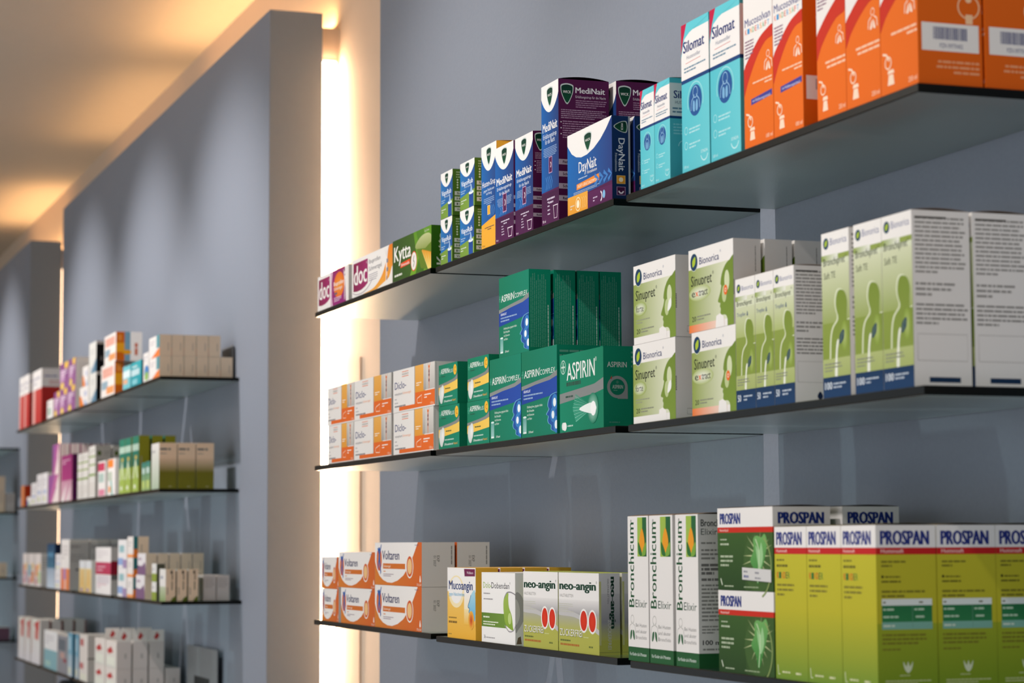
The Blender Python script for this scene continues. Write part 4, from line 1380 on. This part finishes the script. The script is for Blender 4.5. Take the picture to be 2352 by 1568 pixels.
for x0, x1, lab in ((-2.4200, -2.3777, 'first of the three slim white elixir boxes, next to the lozenges'), (-2.3745, -2.3085, 'middle of the three slim white elixir boxes'), (-2.3005, -2.2398, 'last of the three slim white elixir boxes, grey printed side showing')):
    carton('syrup_carton', lab, x0 if x0 != -2.4200 else -2.4385, x1, Y0, .0460, b3 if x0 > -2.42 else b3, .1655, bronchicum_front, bronchicum_side, 'slim white elixir boxes', shell='efebe8', flap=(.0016, '9a7f66'))
for z, u, hh in ((b3, 'lower', .0848), (b3 + .0851, 'upper', .0855)):
    s = carton('sachet_carton', '%s green box with red stripe and a glowing leaf, front of the stack' % u, -2.1885, -2.0562, Y0, .0645, z, hh, prospan_front, prospan_side, 'green leaf boxes', shell='4a6a30', flap=(.0016, '5a4638') if u == 'upper' else None)
    b = dup(s, (-2.1800, .0780, H0 + z), '%s green box with red stripe in the second row' % u, 'green leaf boxes')
    if u == 'upper':
        st = Art(.0675, .0125, 'dcdad8'); st.F(.06, .55, .35, .85, 1, '6a6e80', 3); st.F(.06, .12, .4, .42, 1, '3a4a90', 4, fill=.7); st.F(.45, .5, .7, .85, 1, '8a8a94', 5); st.F(.45, .1, .75, .4, 1, '8a8a94', 6)
        o = sheet('price_sticker', st, .0001, s, lambda a, b_, c: (.0615 + a, -.0012 - c, .0115 + b_ - a * .03))
        o['label'] = 'white printed sticker'
for x0, x1, lab in ((-2.0528, -1.9828, 'first of the lime kids syrup boxes, against the green leaf boxes'), (-1.9820, -1.9117, 'middle of the three lime kids syrup fronts')):
    carton('syrup_carton', lab, x0, x1, Y0, .0620, b3, .1500, kids_front, kids_side, 'lime kids syrup boxes', shell='b8b034', flap=(.0012, '7a6a3a'))
kk = carton('syrup_carton', 'third lime kids syrup front, its wide olive side showing', -1.9109, -1.8432, Y0, .0620, b3, .1500, kids_front, kids_side, 'lime kids syrup boxes', shell='b8b034', flap=(.0016, '6a5a38'))
dup(kk, (-1.9105, .0668, H0 + b3), 'olive side of the kids syrup box second in depth at the right', 'lime kids syrup boxes')
dup(kk, (-1.9105, .1292, H0 + b3), 'olive side of the kids syrup box third in depth, cut by the right edge', 'lime kids syrup boxes')
#@@PART3
# ------------------------------------------------------------------ far cartons on the middle panel (softly out of focus)
def fr(*els):
    def f(a):
        for i, e in enumerate(els):
            if e[0] == 'F': a.F(*e[1:6], e[6], seed=i + 3)
            elif e[0] == 'E': a.E(e[1], e[2], e[3], e[4], ry=e[5])
            elif e[0] == 'P': a.P(list(e[1]), e[2])
            elif e[0] == 'T': a.T(e[1], e[2], e[3], e[4], e[5], e[6], 0.0, e[7] if len(e) > 7 else 0)
            else: a.R(*e)
        if els and not isinstance(els[0][0], str) and els[0][:4] == (0, 0, 1, 1): a.base = lin(els[0][4])
    return f


FULL = (0, 0, 1, 1)
WW = 'efeae6'
GREY = fr((0, 0, 1, 1, 'd0cac6'), ('F', .1, .5, .9, .9, 5, '989290'))
TAN = fr((0, 0, 1, 1, 'f0dcc4'), ('F', .7, .1, .85, .9, 1, 'b8a694'))
PALE = fr((0, 0, 1, 1, 'eee8e2'))


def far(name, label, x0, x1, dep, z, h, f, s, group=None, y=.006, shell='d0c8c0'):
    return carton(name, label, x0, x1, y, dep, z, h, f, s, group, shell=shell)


def deep(c, n, pitch, label, group):
    """n more of the same carton behind c"""
    words = ('second', 'third', 'fourth', 'fifth', 'sixth')
    for i in range(n):
        dup(c, (c.location.x, c.location.y + pitch * (i + 1), c.location.z), label % words[i], group)


z1, z2, z3, z4 = BZ
R1 = 'boxes on the first far shelf'
# first shelf
redf = fr((0, 0, 1, 1, 'c8403c', 'd05a54'), (0, .64, 1, 1, WW), ('F', .1, .72, .9, .9, 2, 'a8a4b4'), (0, 0, .3, .64, 'e8b0a8'))
reds = fr((0, 0, 1, 1, 'b02c28', 'b83430'), (0, .66, 1, 1, 'e4deda'), ('F', .1, .83, .95, .89, 1, '5a5a9c'), ('F', .3, .70, .95, .79, 2, 'd07a78'))
far('syrup_carton', 'red box with white top at the far left end of the first blurred shelf', -8.040, -7.915, .046, z1, .182, redf, reds, R1)
far('syrup_carton', 'red box with white top, second from the far left end of the first blurred shelf', -7.910, -7.785, .046, z1, .182, redf, reds, R1)
far('syrup_carton', 'red box with white top whose dark red side shows, first blurred shelf', -7.692, -7.474, .080, z1, .178, redf, reds, R1)
far('tablet_carton', 'small white box with burgundy side, in front of the dark red side', -7.335, -7.200, .020, z1, .060, fr((0, 0, 1, 1, WW), (.15, .2, .6, .6, 'a0b8a8'), ('F', .1, .7, .9, .9, 1, 'b0a8a8')), fr((0, 0, 1, 1, '8a2048')), R1)
purf = fr((0, 0, 1, 1, 'a06a9c', '94588e'), (0, .3, .5, .75, 'c8a0c0'), ('E', .7, .9, .22, 'f0c860', .16), ('E', .25, .12, .2, 'f0d070', .15), ('F', .15, .45, .85, .75, 3, 'e4d0e0'))
purs = fr((0, 0, 1, 1, 'e0d8d0'), ('F', .1, .2, .9, .8, 5, 'ccc4be'))
for i, (x0, x1, zz, hh, d, lab) in enumerate(((-7.180, -7.050, z1, .0760, .034, 'far one of the three lower purple flowered boxes'), (-7.045, -6.893, z1, .0760, .034, 'middle one of the three lower purple flowered boxes'), (-6.888, -6.735, z1, .0760, .080, 'near one of the three lower purple flowered boxes, pale side showing'),
                                    (-7.055, -6.872, z1 + .0764, .0800, .034, 'far one of the two upper purple flowered boxes'), (-6.866, -6.735, z1 + .0764, .0800, .080, 'near one of the two upper purple flowered boxes, pale side showing'))):
    far('tea_carton', lab, x0, x1, d, zz, hh, purf, purs, 'purple flowered boxes')
orwf = fr((0, 0, 1, 1, WW), ('P', ((0, 0), (.5, 0), (.2, .5), (0, .6)), 'f08a30'), (.5, .5, .8, .75, 'c4c8dc'), ('P', ((.5, 0), (.9, 0), (.6, .35)), 'a8b8d8'))
far('tablet_carton', 'lower white box with an orange corner, left of the black sided boxes', -6.652, -6.488, .034, z1, .0560, orwf, PALE, R1)
far('tablet_carton', 'upper white box with an orange corner, left of the black sided boxes', -6.600, -6.494, .034, z1 + .0564, .0570, orwf, PALE, R1)
blkf = fr((0, 0, 1, 1, 'e6e4de'), ('P', ((.2, 0), (1, 0), (1, .45)), '6a90a8'), ('F', .15, .6, .8, .8, 2, 'c4c4c0'), (.15, .1, .5, .2, 'c8ccd0'))
blks = fr((0, 0, 1, 1, '120f10'), (0, .9, 1, 1, 'c8c0b8'), ('F', .4, .3, .6, .6, 1, '3a3438'))
far('perfume_carton', 'lower pale box with a black side', -6.477, -6.350, .032, z1, .0840, blkf, blks, 'black sided boxes')
far('perfume_carton', 'upper pale box with a black side', -6.482, -6.356, .032, z1 + .0844, .0870, blkf, blks, 'black sided boxes')
orgf = fr((0, 0, 1, 1, 'ece4de'), (.1, .6, .9, .9, 'e6b0a0'), ('F', .1, .62, .9, .88, 2, 'd88a70'), (.05, .25, .5, .5, '9ab0bc'), (.4, .08, .95, .3, 'e8a068'))
orgs = fr((0, 0, 1, 1, WW), (0, 0, .33, 1, 'c8660e'), (0, .3, .33, .62, 'e0a020'), (.33, 0, .55, 1, '7aa0b4'), ('E', .42, .3, .17, 'e0a020', .08), (.72, .2, .83, .44, 'c86a4a'), (.72, .47, .83, .62, 'c86a4a'), (.08, .7, .22, .9, 'd88a3a'))
far('supplement_carton', 'lower orange sided box of the stack of two on the first blurred shelf', -6.264, -6.042, .024, z1, .0890, orgf, fr((0, 0, 1, 1, 'c8660e'), (0, .3, 1, .65, 'e0a020'), (.2, .7, .8, .95, 'd88a3a')), 'orange sided boxes', shell='c8660e')
far('supplement_carton', 'upper orange, blue and white sided box of the stack of two', -6.214, -6.026, .070, z1 + .0894, .0780, orgf, orgs, 'orange sided boxes')
tealf = fr((0, 0, 1, 1, '2aa0ac', '48b4bc'), (0, .45, .8, .7, 'c8e0e4'), (.1, .1, .6, .3, '90ccd4'), ('F', .1, .75, .8, .9, 1, 'd8ecee'))
far('tablet_carton', 'far one of the two small teal boxes', -5.910, -5.793, .020, z1, .0615, fr((0, 0, 1, 1, '7cc4cc'), (0, .5, .9, .8, 'dceaec'), (.05, .25, .6, .45, 'e0b090')), fr((0, 0, 1, 1, '0c5a6c')), 'small teal boxes', shell='0c5a6c')
far('tablet_carton', 'near one of the two small teal boxes', -5.785, -5.640, .020, z1, .0625, tealf, fr((0, 0, 1, 1, '0c5a6c')), 'small teal boxes', shell='0c5a6c')
far('tablet_carton', 'white box with a blue and green ball, next to the tan box ends', -5.612, -5.540, .050, z1, .0735, fr((0, 0, 1, 1, WW), ('E', .6, .35, .42, '5a90c8', .22), ('E', .6, .2, .35, '9ac070', .15), ('F', .1, .7, .9, .9, 2, 'c0bcc4')), PALE, R1)
endf = fr((0, 0, 1, 1, WW), (.7, .4, 1, 1, '6aa0a8'), ('P', ((.2, 0), (1, 0), (1, .4), (.75, .3)), 'f08a48'), ('F', .1, .6, .6, .85, 2, 'b8b4bc'))
e0 = far('ampoule_carton', 'front box of the lower row of tan box ends', -5.532, -5.396, .0290, z1, .0518, endf, TAN, 'tan ended boxes', shell='5a7a70')
e1 = far('ampoule_carton', 'front box of the upper row of tan box ends', -5.535, -5.397, .0290, z1 + .0522, .0518, endf, TAN, 'tan ended boxes', shell='5a7a70')
deep(e0, 5, .0300, '%s in depth in the lower row of tan box ends', 'tan ended boxes')
deep(e1, 4, .0300, '%s in depth in the upper row of tan box ends', 'tan ended boxes')
cd = link('display_card', box_mesh('display_card', -5.53, -5.40, .1865, .1885, H0 + z1, H0 + z1 + .083, [M_STEEL]))
tag(cd, 'grey card leaning on the panel behind the tan box ends', 'card')

# second shelf
R2 = 'boxes on the second far shelf'
far('tablet_carton', 'small orange box with red side at the far end of the second blurred shelf', -7.956, -7.872, .022, z2, .0720, fr((0, 0, 1, 1, 'd88a58')), fr((0, 0, 1, 1, 'b8380c'), (0, .3, 1, .5, 'c8501c')), R2, shell='b8380c')
far('tablet_carton', 'lowest small white and blue box in front of the white ones, second blurred shelf', -7.800, -7.702, .030, z2, .0300, fr((0, 0, 1, 1, WW), (0, 0, .4, .6, '6a8ac0'), (.4, 0, .7, .4, 'c8d890')), PALE, R2)
whf = fr((0, 0, 1, 1, 'e8e4e4'), ('F', .15, .6, .8, .85, 2, 'b8b4bc'), (.2, .1, .6, .25, 'd4d8b0'), (.15, .35, .8, .45, 'b8c0d8'))
far('cream_carton', 'short white box, first of three in a row on the second blurred shelf', -7.694, -7.562, .030, z2, .0740, whf, GREY, R2)
far('cream_carton', 'taller white box, middle of three in a row on the second blurred shelf', -7.556, -7.432, .040, z2, .0990, whf, GREY, R2)
far('cream_carton', 'taller white box touching the pink boxes', -7.424, -7.412 + .108, .040, z2, .0995, whf, GREY, R2)
pkf = fr((0, 0, 1, 1, 'ecdcd8'), ('P', ((0, 0), (.35, 0), (.75, .55), (.6, 1), (0, 1)), '9a5a98'), ('P', ((.1, 0), (.35, 0), (.95, 1), (.6, 1)), 'c070a0'))
pks = fr((0, 0, 1, 1, 'f0dcd4'), (.0, 0, .12, 1, 'b04878'), (.5, 0, .56, 1, 'c88098'))
p0 = far('tea_carton', 'front lower pink and violet box', -7.283, -7.045, .0300, z2, .0870, pkf, pks, 'pink and violet boxes')
p1 = far('tea_carton', 'front upper pink and violet box', -7.196, -7.053, .0300, z2 + .0874, .0940, pkf, pks, 'pink and violet boxes')
deep(p0, 4, .0320, '%s in depth of the lower pink and violet boxes', 'pink and violet boxes')
deep(p1, 4, .0320, '%s in depth of the upper pink and violet boxes, striped side showing', 'pink and violet boxes')
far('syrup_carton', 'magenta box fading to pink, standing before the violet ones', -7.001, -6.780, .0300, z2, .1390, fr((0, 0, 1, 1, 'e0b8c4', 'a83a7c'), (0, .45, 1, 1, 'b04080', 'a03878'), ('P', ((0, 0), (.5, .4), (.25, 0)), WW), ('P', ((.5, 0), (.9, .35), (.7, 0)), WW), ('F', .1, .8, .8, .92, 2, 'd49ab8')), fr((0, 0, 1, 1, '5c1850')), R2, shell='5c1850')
wgf = fr((0, 0, 1, 1, 'ece8e2'), (0, .78, 1, .81, '9ab05a'), (0, .62, 1, .65, '9ab05a'), (0, .42, 1, .46, '8aa848'), ('F', .15, .84, .9, .94, 2, 'b8b4a8'), ('F', .1, .06, .9, .3, 4, 'd4ccc4'))
wgs = fr((0, 0, 1, 1, 'bcb4ac'), ('E', .25, .85, .13, '5a6a2c', .05), ('F', .1, .4, .9, .75, 5, '7c746c'), ('F', .55, .8, .95, .9, 2, '7c746c'))
far('cream_carton', 'first of three white boxes with green bands', -6.672, -6.592, .030, z2, .1320, wgf, wgs, 'white boxes with green bands')
far('cream_carton', 'middle of three white boxes with green bands', -6.584, -6.474, .030, z2, .1320, wgf, wgs, 'white boxes with green bands')
wg = far('cream_carton', 'tallest of three white boxes with green bands, grey side showing', -6.462, -6.350, .0440, z2, .1455, wgf, wgs, 'white boxes with green bands')
deep(wg, 1, .0480, '%s in depth of the grey sided boxes with a green mark', 'white boxes with green bands')
far('tablet_carton', 'small white box with a pink patch, in front of the grey sided boxes', -6.298, -6.174, .022, z2, .0970, fr((0, 0, 1, 1, WW), (0, .72, .9, .95, 'd0486c'), (.1, .4, .8, .65, 'b8ccc4'), (.1, .02, .9, .2, 'e090a8')), PALE, R2)
far('tablet_carton', 'small white box with an orange patch, beside the pink patched one', -6.134, -6.015, .022, z2, .0975, fr((0, 0, 1, 1, WW), (0, .76, .75, .98, 'f0903c'), ('P', ((.3, .6), (.45, .6), (.7, 0), (.5, 0)), '58b0a4'), (.1, .08, .4, .25, 'f0a468'), (0, .4, .6, .65, 'c4ccbc')), PALE, R2)
gnf = fr((0, 0, 1, 1, 'a8bc5c', '98b058'), (0, .46, 1, 1, '2c7464', '388870'), (0, .74, 1, .86, 'b8d0c0'), ('P', ((.1, .25), (.5, .62), (.9, .25), (.75, .25), (.5, .5), (.25, .25)), 'e0e8c8'), ('E', .55, .62, .16, 'd0b860', .04), ('E', .4, .1, .14, 'e8ecd8', .04))
gns = fr((0, 0, 1, 1, '8a8a24', '949028'), ('F', .2, .3, .4, .8, 1, '7a7834'))
for x0, x1, lab in ((-5.951, -5.868, 'first of three green boxes with a pale arch'), (-5.863, -5.776, 'middle of three green boxes with a pale arch')):
    far('syrup_carton', lab, x0, x1, .0270, z2, .1415, gnf, gns, 'green boxes with a pale arch', shell='5c5c10')
gn = far('syrup_carton', 'last of three green boxes with a pale arch, olive side showing', -5.757, -5.664, .0270, z2, .1415, gnf, gns, 'green boxes with a pale arch', shell='5c5c10')
deep(gn, 2, .0330, '%s in depth of the olive sided boxes with a pale arch', 'green boxes with a pale arch')
tsf = fr((0, 0, 1, 1, 'a8c080', '3c8c84'), (.1, .6, .8, .8, 'c8dcd4'), (.1, .1, .8, .35, 'c4d480'))
far('drops_carton', 'far one of two tiny teal and lime boxes', -5.619, -5.568, .0240, z2, .0700, tsf, gns, 'tiny teal boxes')
far('drops_carton', 'near one of two tiny teal and lime boxes', -5.564, -5.506, .0240, z2, .0715, tsf, gns, 'tiny teal boxes')
lxs = fr((0, 0, 1, 1, 'f0d6ba', 'f2d8bc'), (0, 0, 1, .36, '8a862c', '807c28'), (0, .36, 1, .68, '807c28', 'f0d4b8'), ('F', .06, .82, .9, .92, 1, '3c342c'), ('F', .08, .75, .7, .79, 1, '7a6c5c'), ('F', .55, .04, .95, .08, 1, 'b8b078'))
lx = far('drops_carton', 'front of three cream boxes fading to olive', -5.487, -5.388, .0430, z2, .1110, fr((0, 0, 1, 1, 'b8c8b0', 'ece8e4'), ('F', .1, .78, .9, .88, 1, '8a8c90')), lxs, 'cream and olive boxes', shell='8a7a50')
deep(lx, 2, .0450, '%s in depth of the cream boxes fading to olive', 'cream and olive boxes')

# third shelf
R3 = 'boxes on the third far shelf'
for x0, x1, c1_, c2_, lab in ((-7.880, -7.762, 'e0a088', 'c8b0c0', 'first small box with orange and blue squares at the end of the third blurred shelf'), (-7.743, -7.592, '88b4c4', 'e09a70', 'second small box with blue and orange squares on the third blurred shelf'), (-7.579, -7.430, 'e8a070', 'c0d0a8', 'third small box with orange squares on the third blurred shelf')):
    far('tea_carton', lab, x0, x1, .0300, z3, .1065, fr((0, 0, 1, 1, 'e4dcd8'), (.1, .3, .5, .65, c1_), (.5, .1, .95, .45, c2_), (.1, .05, .45, .25, 'd09aa0'), (.55, .5, .9, .7, 'e8c890')), GREY, 'small colourful boxes')
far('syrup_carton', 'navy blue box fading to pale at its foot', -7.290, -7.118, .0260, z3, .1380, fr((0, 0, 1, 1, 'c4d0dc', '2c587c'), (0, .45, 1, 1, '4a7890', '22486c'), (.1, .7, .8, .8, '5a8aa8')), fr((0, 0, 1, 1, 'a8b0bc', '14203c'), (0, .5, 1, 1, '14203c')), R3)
far('cream_carton', 'lower small white box next to the navy one', -7.108, -6.990, .0300, z3, .0560, whf, PALE, R3)
far('cream_carton', 'upper small white box next to the navy one', -7.098, -6.990, .0300, z3 + .0564, .0500, whf, PALE, R3)
wof = fr((0, 0, 1, 1, WW), (0, 0, .45, .42, 'e8885c'), (.55, 0, 1, .42, 'e8905c'), (.25, .2, .6, .42, 'b890b8'), ('F', .1, .6, .9, .9, 4, 'c4bcbc'))
wo = far('syrup_carton', 'tall white box with an orange foot and wide grey side', -6.982, -6.812, .0580, z3, .1505, wof, fr((0, 0, 1, 1, 'b4aeaa', 'aea8a4'), (0, .93, 1, 1, 'c8c0b8'), ('F', .05, .82, .9, .9, 1, '5a5654'), ('F', .05, .55, .85, .72, 3, '6a6664'), ('E', .4, .4, .08, '3c3c40', .02)), 'grey sided tall boxes')
deep(wo, 2, .0610, '%s in depth of the tall grey sided boxes', 'grey sided tall boxes')
yef = fr((0, 0, 1, 1, 'e8c880', 'ecdcb0'), (0, .75, 1, 1, 'e8eaec'), (.4, .2, .6, .7, 'e0b060'), (.2, .02, .6, .12, 'a898b8'))
far('tablet_carton', 'far one of two yellow boxes with pale top', -6.614, -6.510, .0280, z3, .0890, yef, PALE, 'yellow boxes with pale top')
far('tablet_carton', 'near one of two yellow boxes with pale top', -6.501, -6.396, .0280, z3, .0890, yef, PALE, 'yellow boxes with pale top')
far('supplement_carton', 'lower red banded white box of the stack of two', -6.317, -6.066, .0200, z3, .0530, fr((0, 0, 1, 1, 'ece8e6'), ('F', .1, .3, .8, .7, 3, 'd0a0b0'), (.1, .55, .9, .95, 'd8d0d4')), fr((0, 0, 1, 1, 'b0aaa6'), (0, .75, 1, 1, '6c6866')), 'red banded white boxes')
far('supplement_carton', 'upper red banded white box of the stack of two', -6.320, -6.068, .0200, z3 + .0534, .0735, fr((0, 0, 1, 1, 'ece8e6'), (0, 0, 1, .45, 'bc3c5c', 'c04868'), ('F', .1, .1, .7, .35, 2, 'd890a8'), ('F', .1, .6, .9, .9, 3, 'd4ccd0')), fr((0, 0, 1, 1, 'b8b2ae'), (0, 0, 1, .5, '8c1830')), 'red banded white boxes')
saf = fr((0, 0, 1, 1, 'e8e6e6'), (.15, .55, .7, .8, '9cc0c4'), (0, .1, .6, .35, '98b0d8'), (.55, 0, 1, .3, 'a894b8'))
far('cream_carton', 'lower white box with teal patch left of the striped stack', -5.954, -5.823, .0320, z3, .0730, saf, PALE, R3)
far('cream_carton', 'upper white box with teal patch left of the striped stack', -5.954, -5.823, .0320, z3 + .0734, .0730, saf, PALE, R3)
sbf = fr((0, 0, 1, 1, 'ece6e2'), (0, 0, 1, .15, 'f0a468'), ('F', .1, .5, .8, .8, 2, 'c0bcbc'))
sbs = fr((0, 0, 1, 1, 'ecd4ba'), (0, .4, .3, 1, '3c7c80'), (0, 0, .3, .4, 'f0883c'), ('F', .5, .1, .6, .9, 1, '9a8a78'))
for k, (zz, hh, u) in enumerate(((z3, .0512, 'lowest'), (z3 + .0516, .0490, 'middle'), (z3 + .1010, .0530, 'topmost'))):
    far('ampoule_carton', '%s box of the stack with teal and orange corner stripe' % u, -5.812, -5.728, .0390, zz, hh, sbf, sbs, 'teal and orange striped stack')
pwf = fr((0, 0, 1, 1, 'ece8ea'), ('P', ((0, .45), (.5, .4), (.9, .6), (1, .3), (1, 0), (0, 0)), '8a6a8c'), ('F', .1, .65, .7, .85, 1, '8c5a8c'))
for zz, hh, u, x0 in ((z3, .0585, 'lower', -5.684), (z3 + .0589, .0530, 'upper', -5.663)):
    pw = far('tablet_carton', 'front %s white box with a purple swoosh' % u, x0, x0 + .1110 + (.0100 if u == 'lower' else 0), .0270, zz, hh, pwf, TAN, 'purple marked boxes')
    deep(pw, 4, .0292, '%%s in depth of the %s purple marked boxes, tan end showing' % u, 'purple marked boxes')
gwf = fr((0, 0, 1, 1, 'ecebe8'), (0, 0, 1, .45, '9cac4c'), ('F', .1, .6, .8, .8, 1, 'a8a8b0'))
far('drops_carton', 'lower of two tiny white and lime boxes', -5.468, -5.408, .0200, z3, .0442, gwf, fr((0, 0, 1, 1, '6a6a5c')), 'tiny white and lime boxes')
far('drops_carton', 'upper of two tiny white and lime boxes', -5.468, -5.408, .0200, z3 + .0446, .0430, gwf, fr((0, 0, 1, 1, '6a6a5c')), 'tiny white and lime boxes')
crs = fr((0, 0, 1, 1, 'f2dcc2'), ('P', ((.5, 0), (1, 0), (1, .16), (.7, .1)), '6c7c28'), (.60, .35, .70, .62, '4a443a'), (.62, .66, .72, .84, '4a443a'), ('F', .15, .1, .3, .6, 1, '6c6050'), ('E', .6, .9, .12, '4a443c', .06))
cr = far('tablet_carton', 'front of three tan ended boxes with dark upright script', -5.398, -5.322, .0235, z3, .0755, fr((0, 0, 1, 1, '9cb078', 'eceae4'), (0, .45, 1, 1, 'eceae6'), ('F', .15, .65, .8, .85, 1, '8a94a8')), crs, 'tan boxes with upright script', y=.012, shell='5c6430')
deep(cr, 2, .0270, '%s in depth of the tan ended boxes with dark upright script', 'tan boxes with upright script')
gb = far('tablet_carton', 'nearer one of two plain grey boxes at the back of the third blurred shelf', -5.450, -5.335, .0300, z3, .0600, PALE, GREY, 'plain grey boxes', y=.1050)
deep(gb, 1, .0325, '%s one of the plain grey boxes at the back of the third blurred shelf', 'plain grey boxes')

# fourth shelf
R4 = 'boxes on the fourth far shelf'
rtf = fr((0, 0, 1, 1, 'e4e0e4', 'e2e4da'), ('P', ((.3, .9), (.9, 1), (.8, .5), (.6, .7)), 'c85a58'), (.4, .55, .75, .75, 'd08880'), (.0, .2, .1, 1, 'dcc8c0'))
for x0, x1, lab in ((-7.974, -7.812, 'first tall white box with red mark at the far end of the lowest blurred shelf'), (-7.802, -7.657, 'second tall white box with red mark on the lowest blurred shelf')):
    far('supplement_carton', lab, x0, x1, .0340, z4, .1400, rtf, GREY, 'tall white boxes with red marks')
rt = far('supplement_carton', 'third tall white box with red mark, grey side showing', -7.640, -7.427, .0340, z4, .1430, rtf, fr((0, 0, 1, 1, 'c8c0bc'), (.85, 0, 1, 1, '7a4a48')), 'tall white boxes with red marks')
deep(rt, 3, .0380, '%s in depth of the tall grey sides with a red edge', 'tall white boxes with red marks')
far('cream_carton', 'wide white box with a teal lower half', -7.327, -7.042, .0310, z4, .1170, fr((0, 0, 1, 1, '8cb4bc'), (0, .5, 1, 1, 'e4e4e4'), ('F', .1, .65, .8, .9, 3, 'b8b4bc'), (.1, .08, .5, .2, 'a8c8c0')), PALE, R4)
far('cream_carton', 'grey printed box beside the teal one', -7.033, -6.830, .0310, z4, .1120, fr((0, 0, 1, 1, '94949a'), (.1, .6, .8, .9, '6c747c'), (.3, .4, .7, .55, 'c0a098'), (.6, .3, .9, .4, '985058')), GREY, R4)
blf = fr((0, 0, 1, 1, 'c4ccd4', '7ab0c4'), (0, .5, 1, 1, '88b4c8', '74a8c0'), (.1, .6, .5, .9, 'b4d0dc'), (.85, 0, 1, 1, '3c7c94'), (.1, .05, .6, .2, 'd8dcc8'))
far('cream_carton', 'far one of two pale blue boxes', -6.818, -6.716, .0300, z4, .1260, blf, fr((0, 0, 1, 1, '2c6078')), 'pale blue boxes')
far('cream_carton', 'near one of two pale blue boxes', -6.674, -6.602, .0300, z4, .1260, blf, fr((0, 0, 1, 1, '2c6078')), 'pale blue boxes')
wc = far('supplement_carton', 'white box with a small red mark between the blue and the display boxes', -6.594, -6.445, .0380, z4, .1300, fr((0, 0, 1, 1, 'e6e0da', 'e4dcd6'), (.1, .75, .5, .9, 'c07070'), (.05, .25, .5, .38, 'c88080'), (.1, .02, .9, .15, 'e8e8d8')), fr((0, 0, 1, 1, 'd4cac4'), (0, .48, 1, .51, '7c726c')), R4)
deep(wc, 2, .0420, '%s in depth of the white boxes between the blue and the display boxes', R4)
dsf = fr((0, 0, 1, 1, 'dcdcd4', 'e4dcd6'), ('P', ((.1, .62), (.5, .8), (.7, .6), (.3, .5)), 'c04848'), (.1, .1, .8, .4, 'e6e8dc'))
dss = fr((0, 0, 1, 1, 'd8ccc8'), ('F', .55, .3, .75, .7, 1, '8c8280'))


def flaps(root, wd, dep, h):
    fa = Art(dep, .030, 'e8e0da'); fa.P([(.3, .3), (.5, .85), (.7, .5), (.5, .15)], 'c04a48')
    sheet('display_flap', fa, .0005, root, lambda a, b, c: (wd - .001 + c, a, h + .0004 + b))


for zz, hh, u, n in ((z4, .0600, 'lower', 3), (z4 + .0604, .0700, 'upper', 2)):
    for x0, x1, side in ((-6.318, -6.144, 'far'), (-6.134, -5.962, 'near')):
        d = far('display_carton', 'front %s display box, %s one of its pair' % (u, side), x0, x1, .0390, zz, hh, dsf, dss, 'display boxes with raised flaps')
        if u == 'upper': flaps(d, x1 - x0, .0390, hh)
        if side == 'near': deep(d, n, .0430, '%%s in depth of the %s display boxes, grey side showing' % u, 'display boxes with raised flaps')
        else: deep(d, n, .0430, '%%s in depth of the %s display boxes, in the hidden far column' % u, 'display boxes with raised flaps')
mp = link('card_holder', None, loc=(-5.88, .176, H0 + z4))
tag(mp, 'grey metal plate with a black window on the lowest blurred shelf', 'card holder')
link('metal_plate', box_mesh('metal_plate', 0, .37, 0, .004, 0, .125, [M_STEEL], bevel=.001), mp)
link('window', box_mesh('window', .10, .28, -.0012, -.0002, .0, .050, [M_BLACK]), mp)

# farthest shelves at the left edge
far('syrup_carton', 'tan sided box on the second of the farthest shelves', -9.680, -9.550, .0560, CZ[1], .1500, PALE, TAN, 'boxes on the farthest shelves', y=.0850)
far('cream_carton', 'low grey box on the second of the farthest shelves', -9.680, -9.550, .0380, CZ[1], .0800, PALE, GREY, 'boxes on the farthest shelves', y=.1450)
far('cream_carton', 'low tan box on the third of the farthest shelves', -9.680, -9.550, .0640, CZ[2], .0600, PALE, TAN, 'boxes on the farthest shelves', y=.0900)
far('cream_carton', 'low mauve box on the lowest of the farthest shelves', -9.680, -9.550, .0800, CZ[3], .0500, PALE, fr((0, 0, 1, 1, '7a5a6c')), 'boxes on the farthest shelves', y=.0900)

# dark rounded floor stand below the lowest blurred shelf
bm = bmesh.new()
prof = [(-.32, 0), (.32, 0), (.32, 1.02), (.27, 1.10), (.14, 1.135), (-.14, 1.135), (-.27, 1.10), (-.32, 1.02)]
v0 = [bm.verts.new((x, 0, z)) for x, z in prof]
v1 = [bm.verts.new((x, .11, z)) for x, z in prof]
bm.faces.new(v0); bm.faces.new(v1[::-1])
for i in range(len(prof)):
    j = (i + 1) % len(prof)
    bm.faces.new((v0[j], v0[i], v1[i], v1[j]))
bmesh.ops.bevel(bm, geom=list(bm.edges), offset=.012, segments=3, affect='EDGES', profile=.5)
bmesh.ops.recalc_face_normals(bm, faces=bm.faces)
me = bpy.data.meshes.new('floor_stand'); bm.to_mesh(me); bm.free(); me.materials.append(M_DARK)
tag(link('floor_stand', me, loc=(-7.02, .03, 0)), 'dark navy stand with rounded top below the lowest blurred shelf', 'stand')
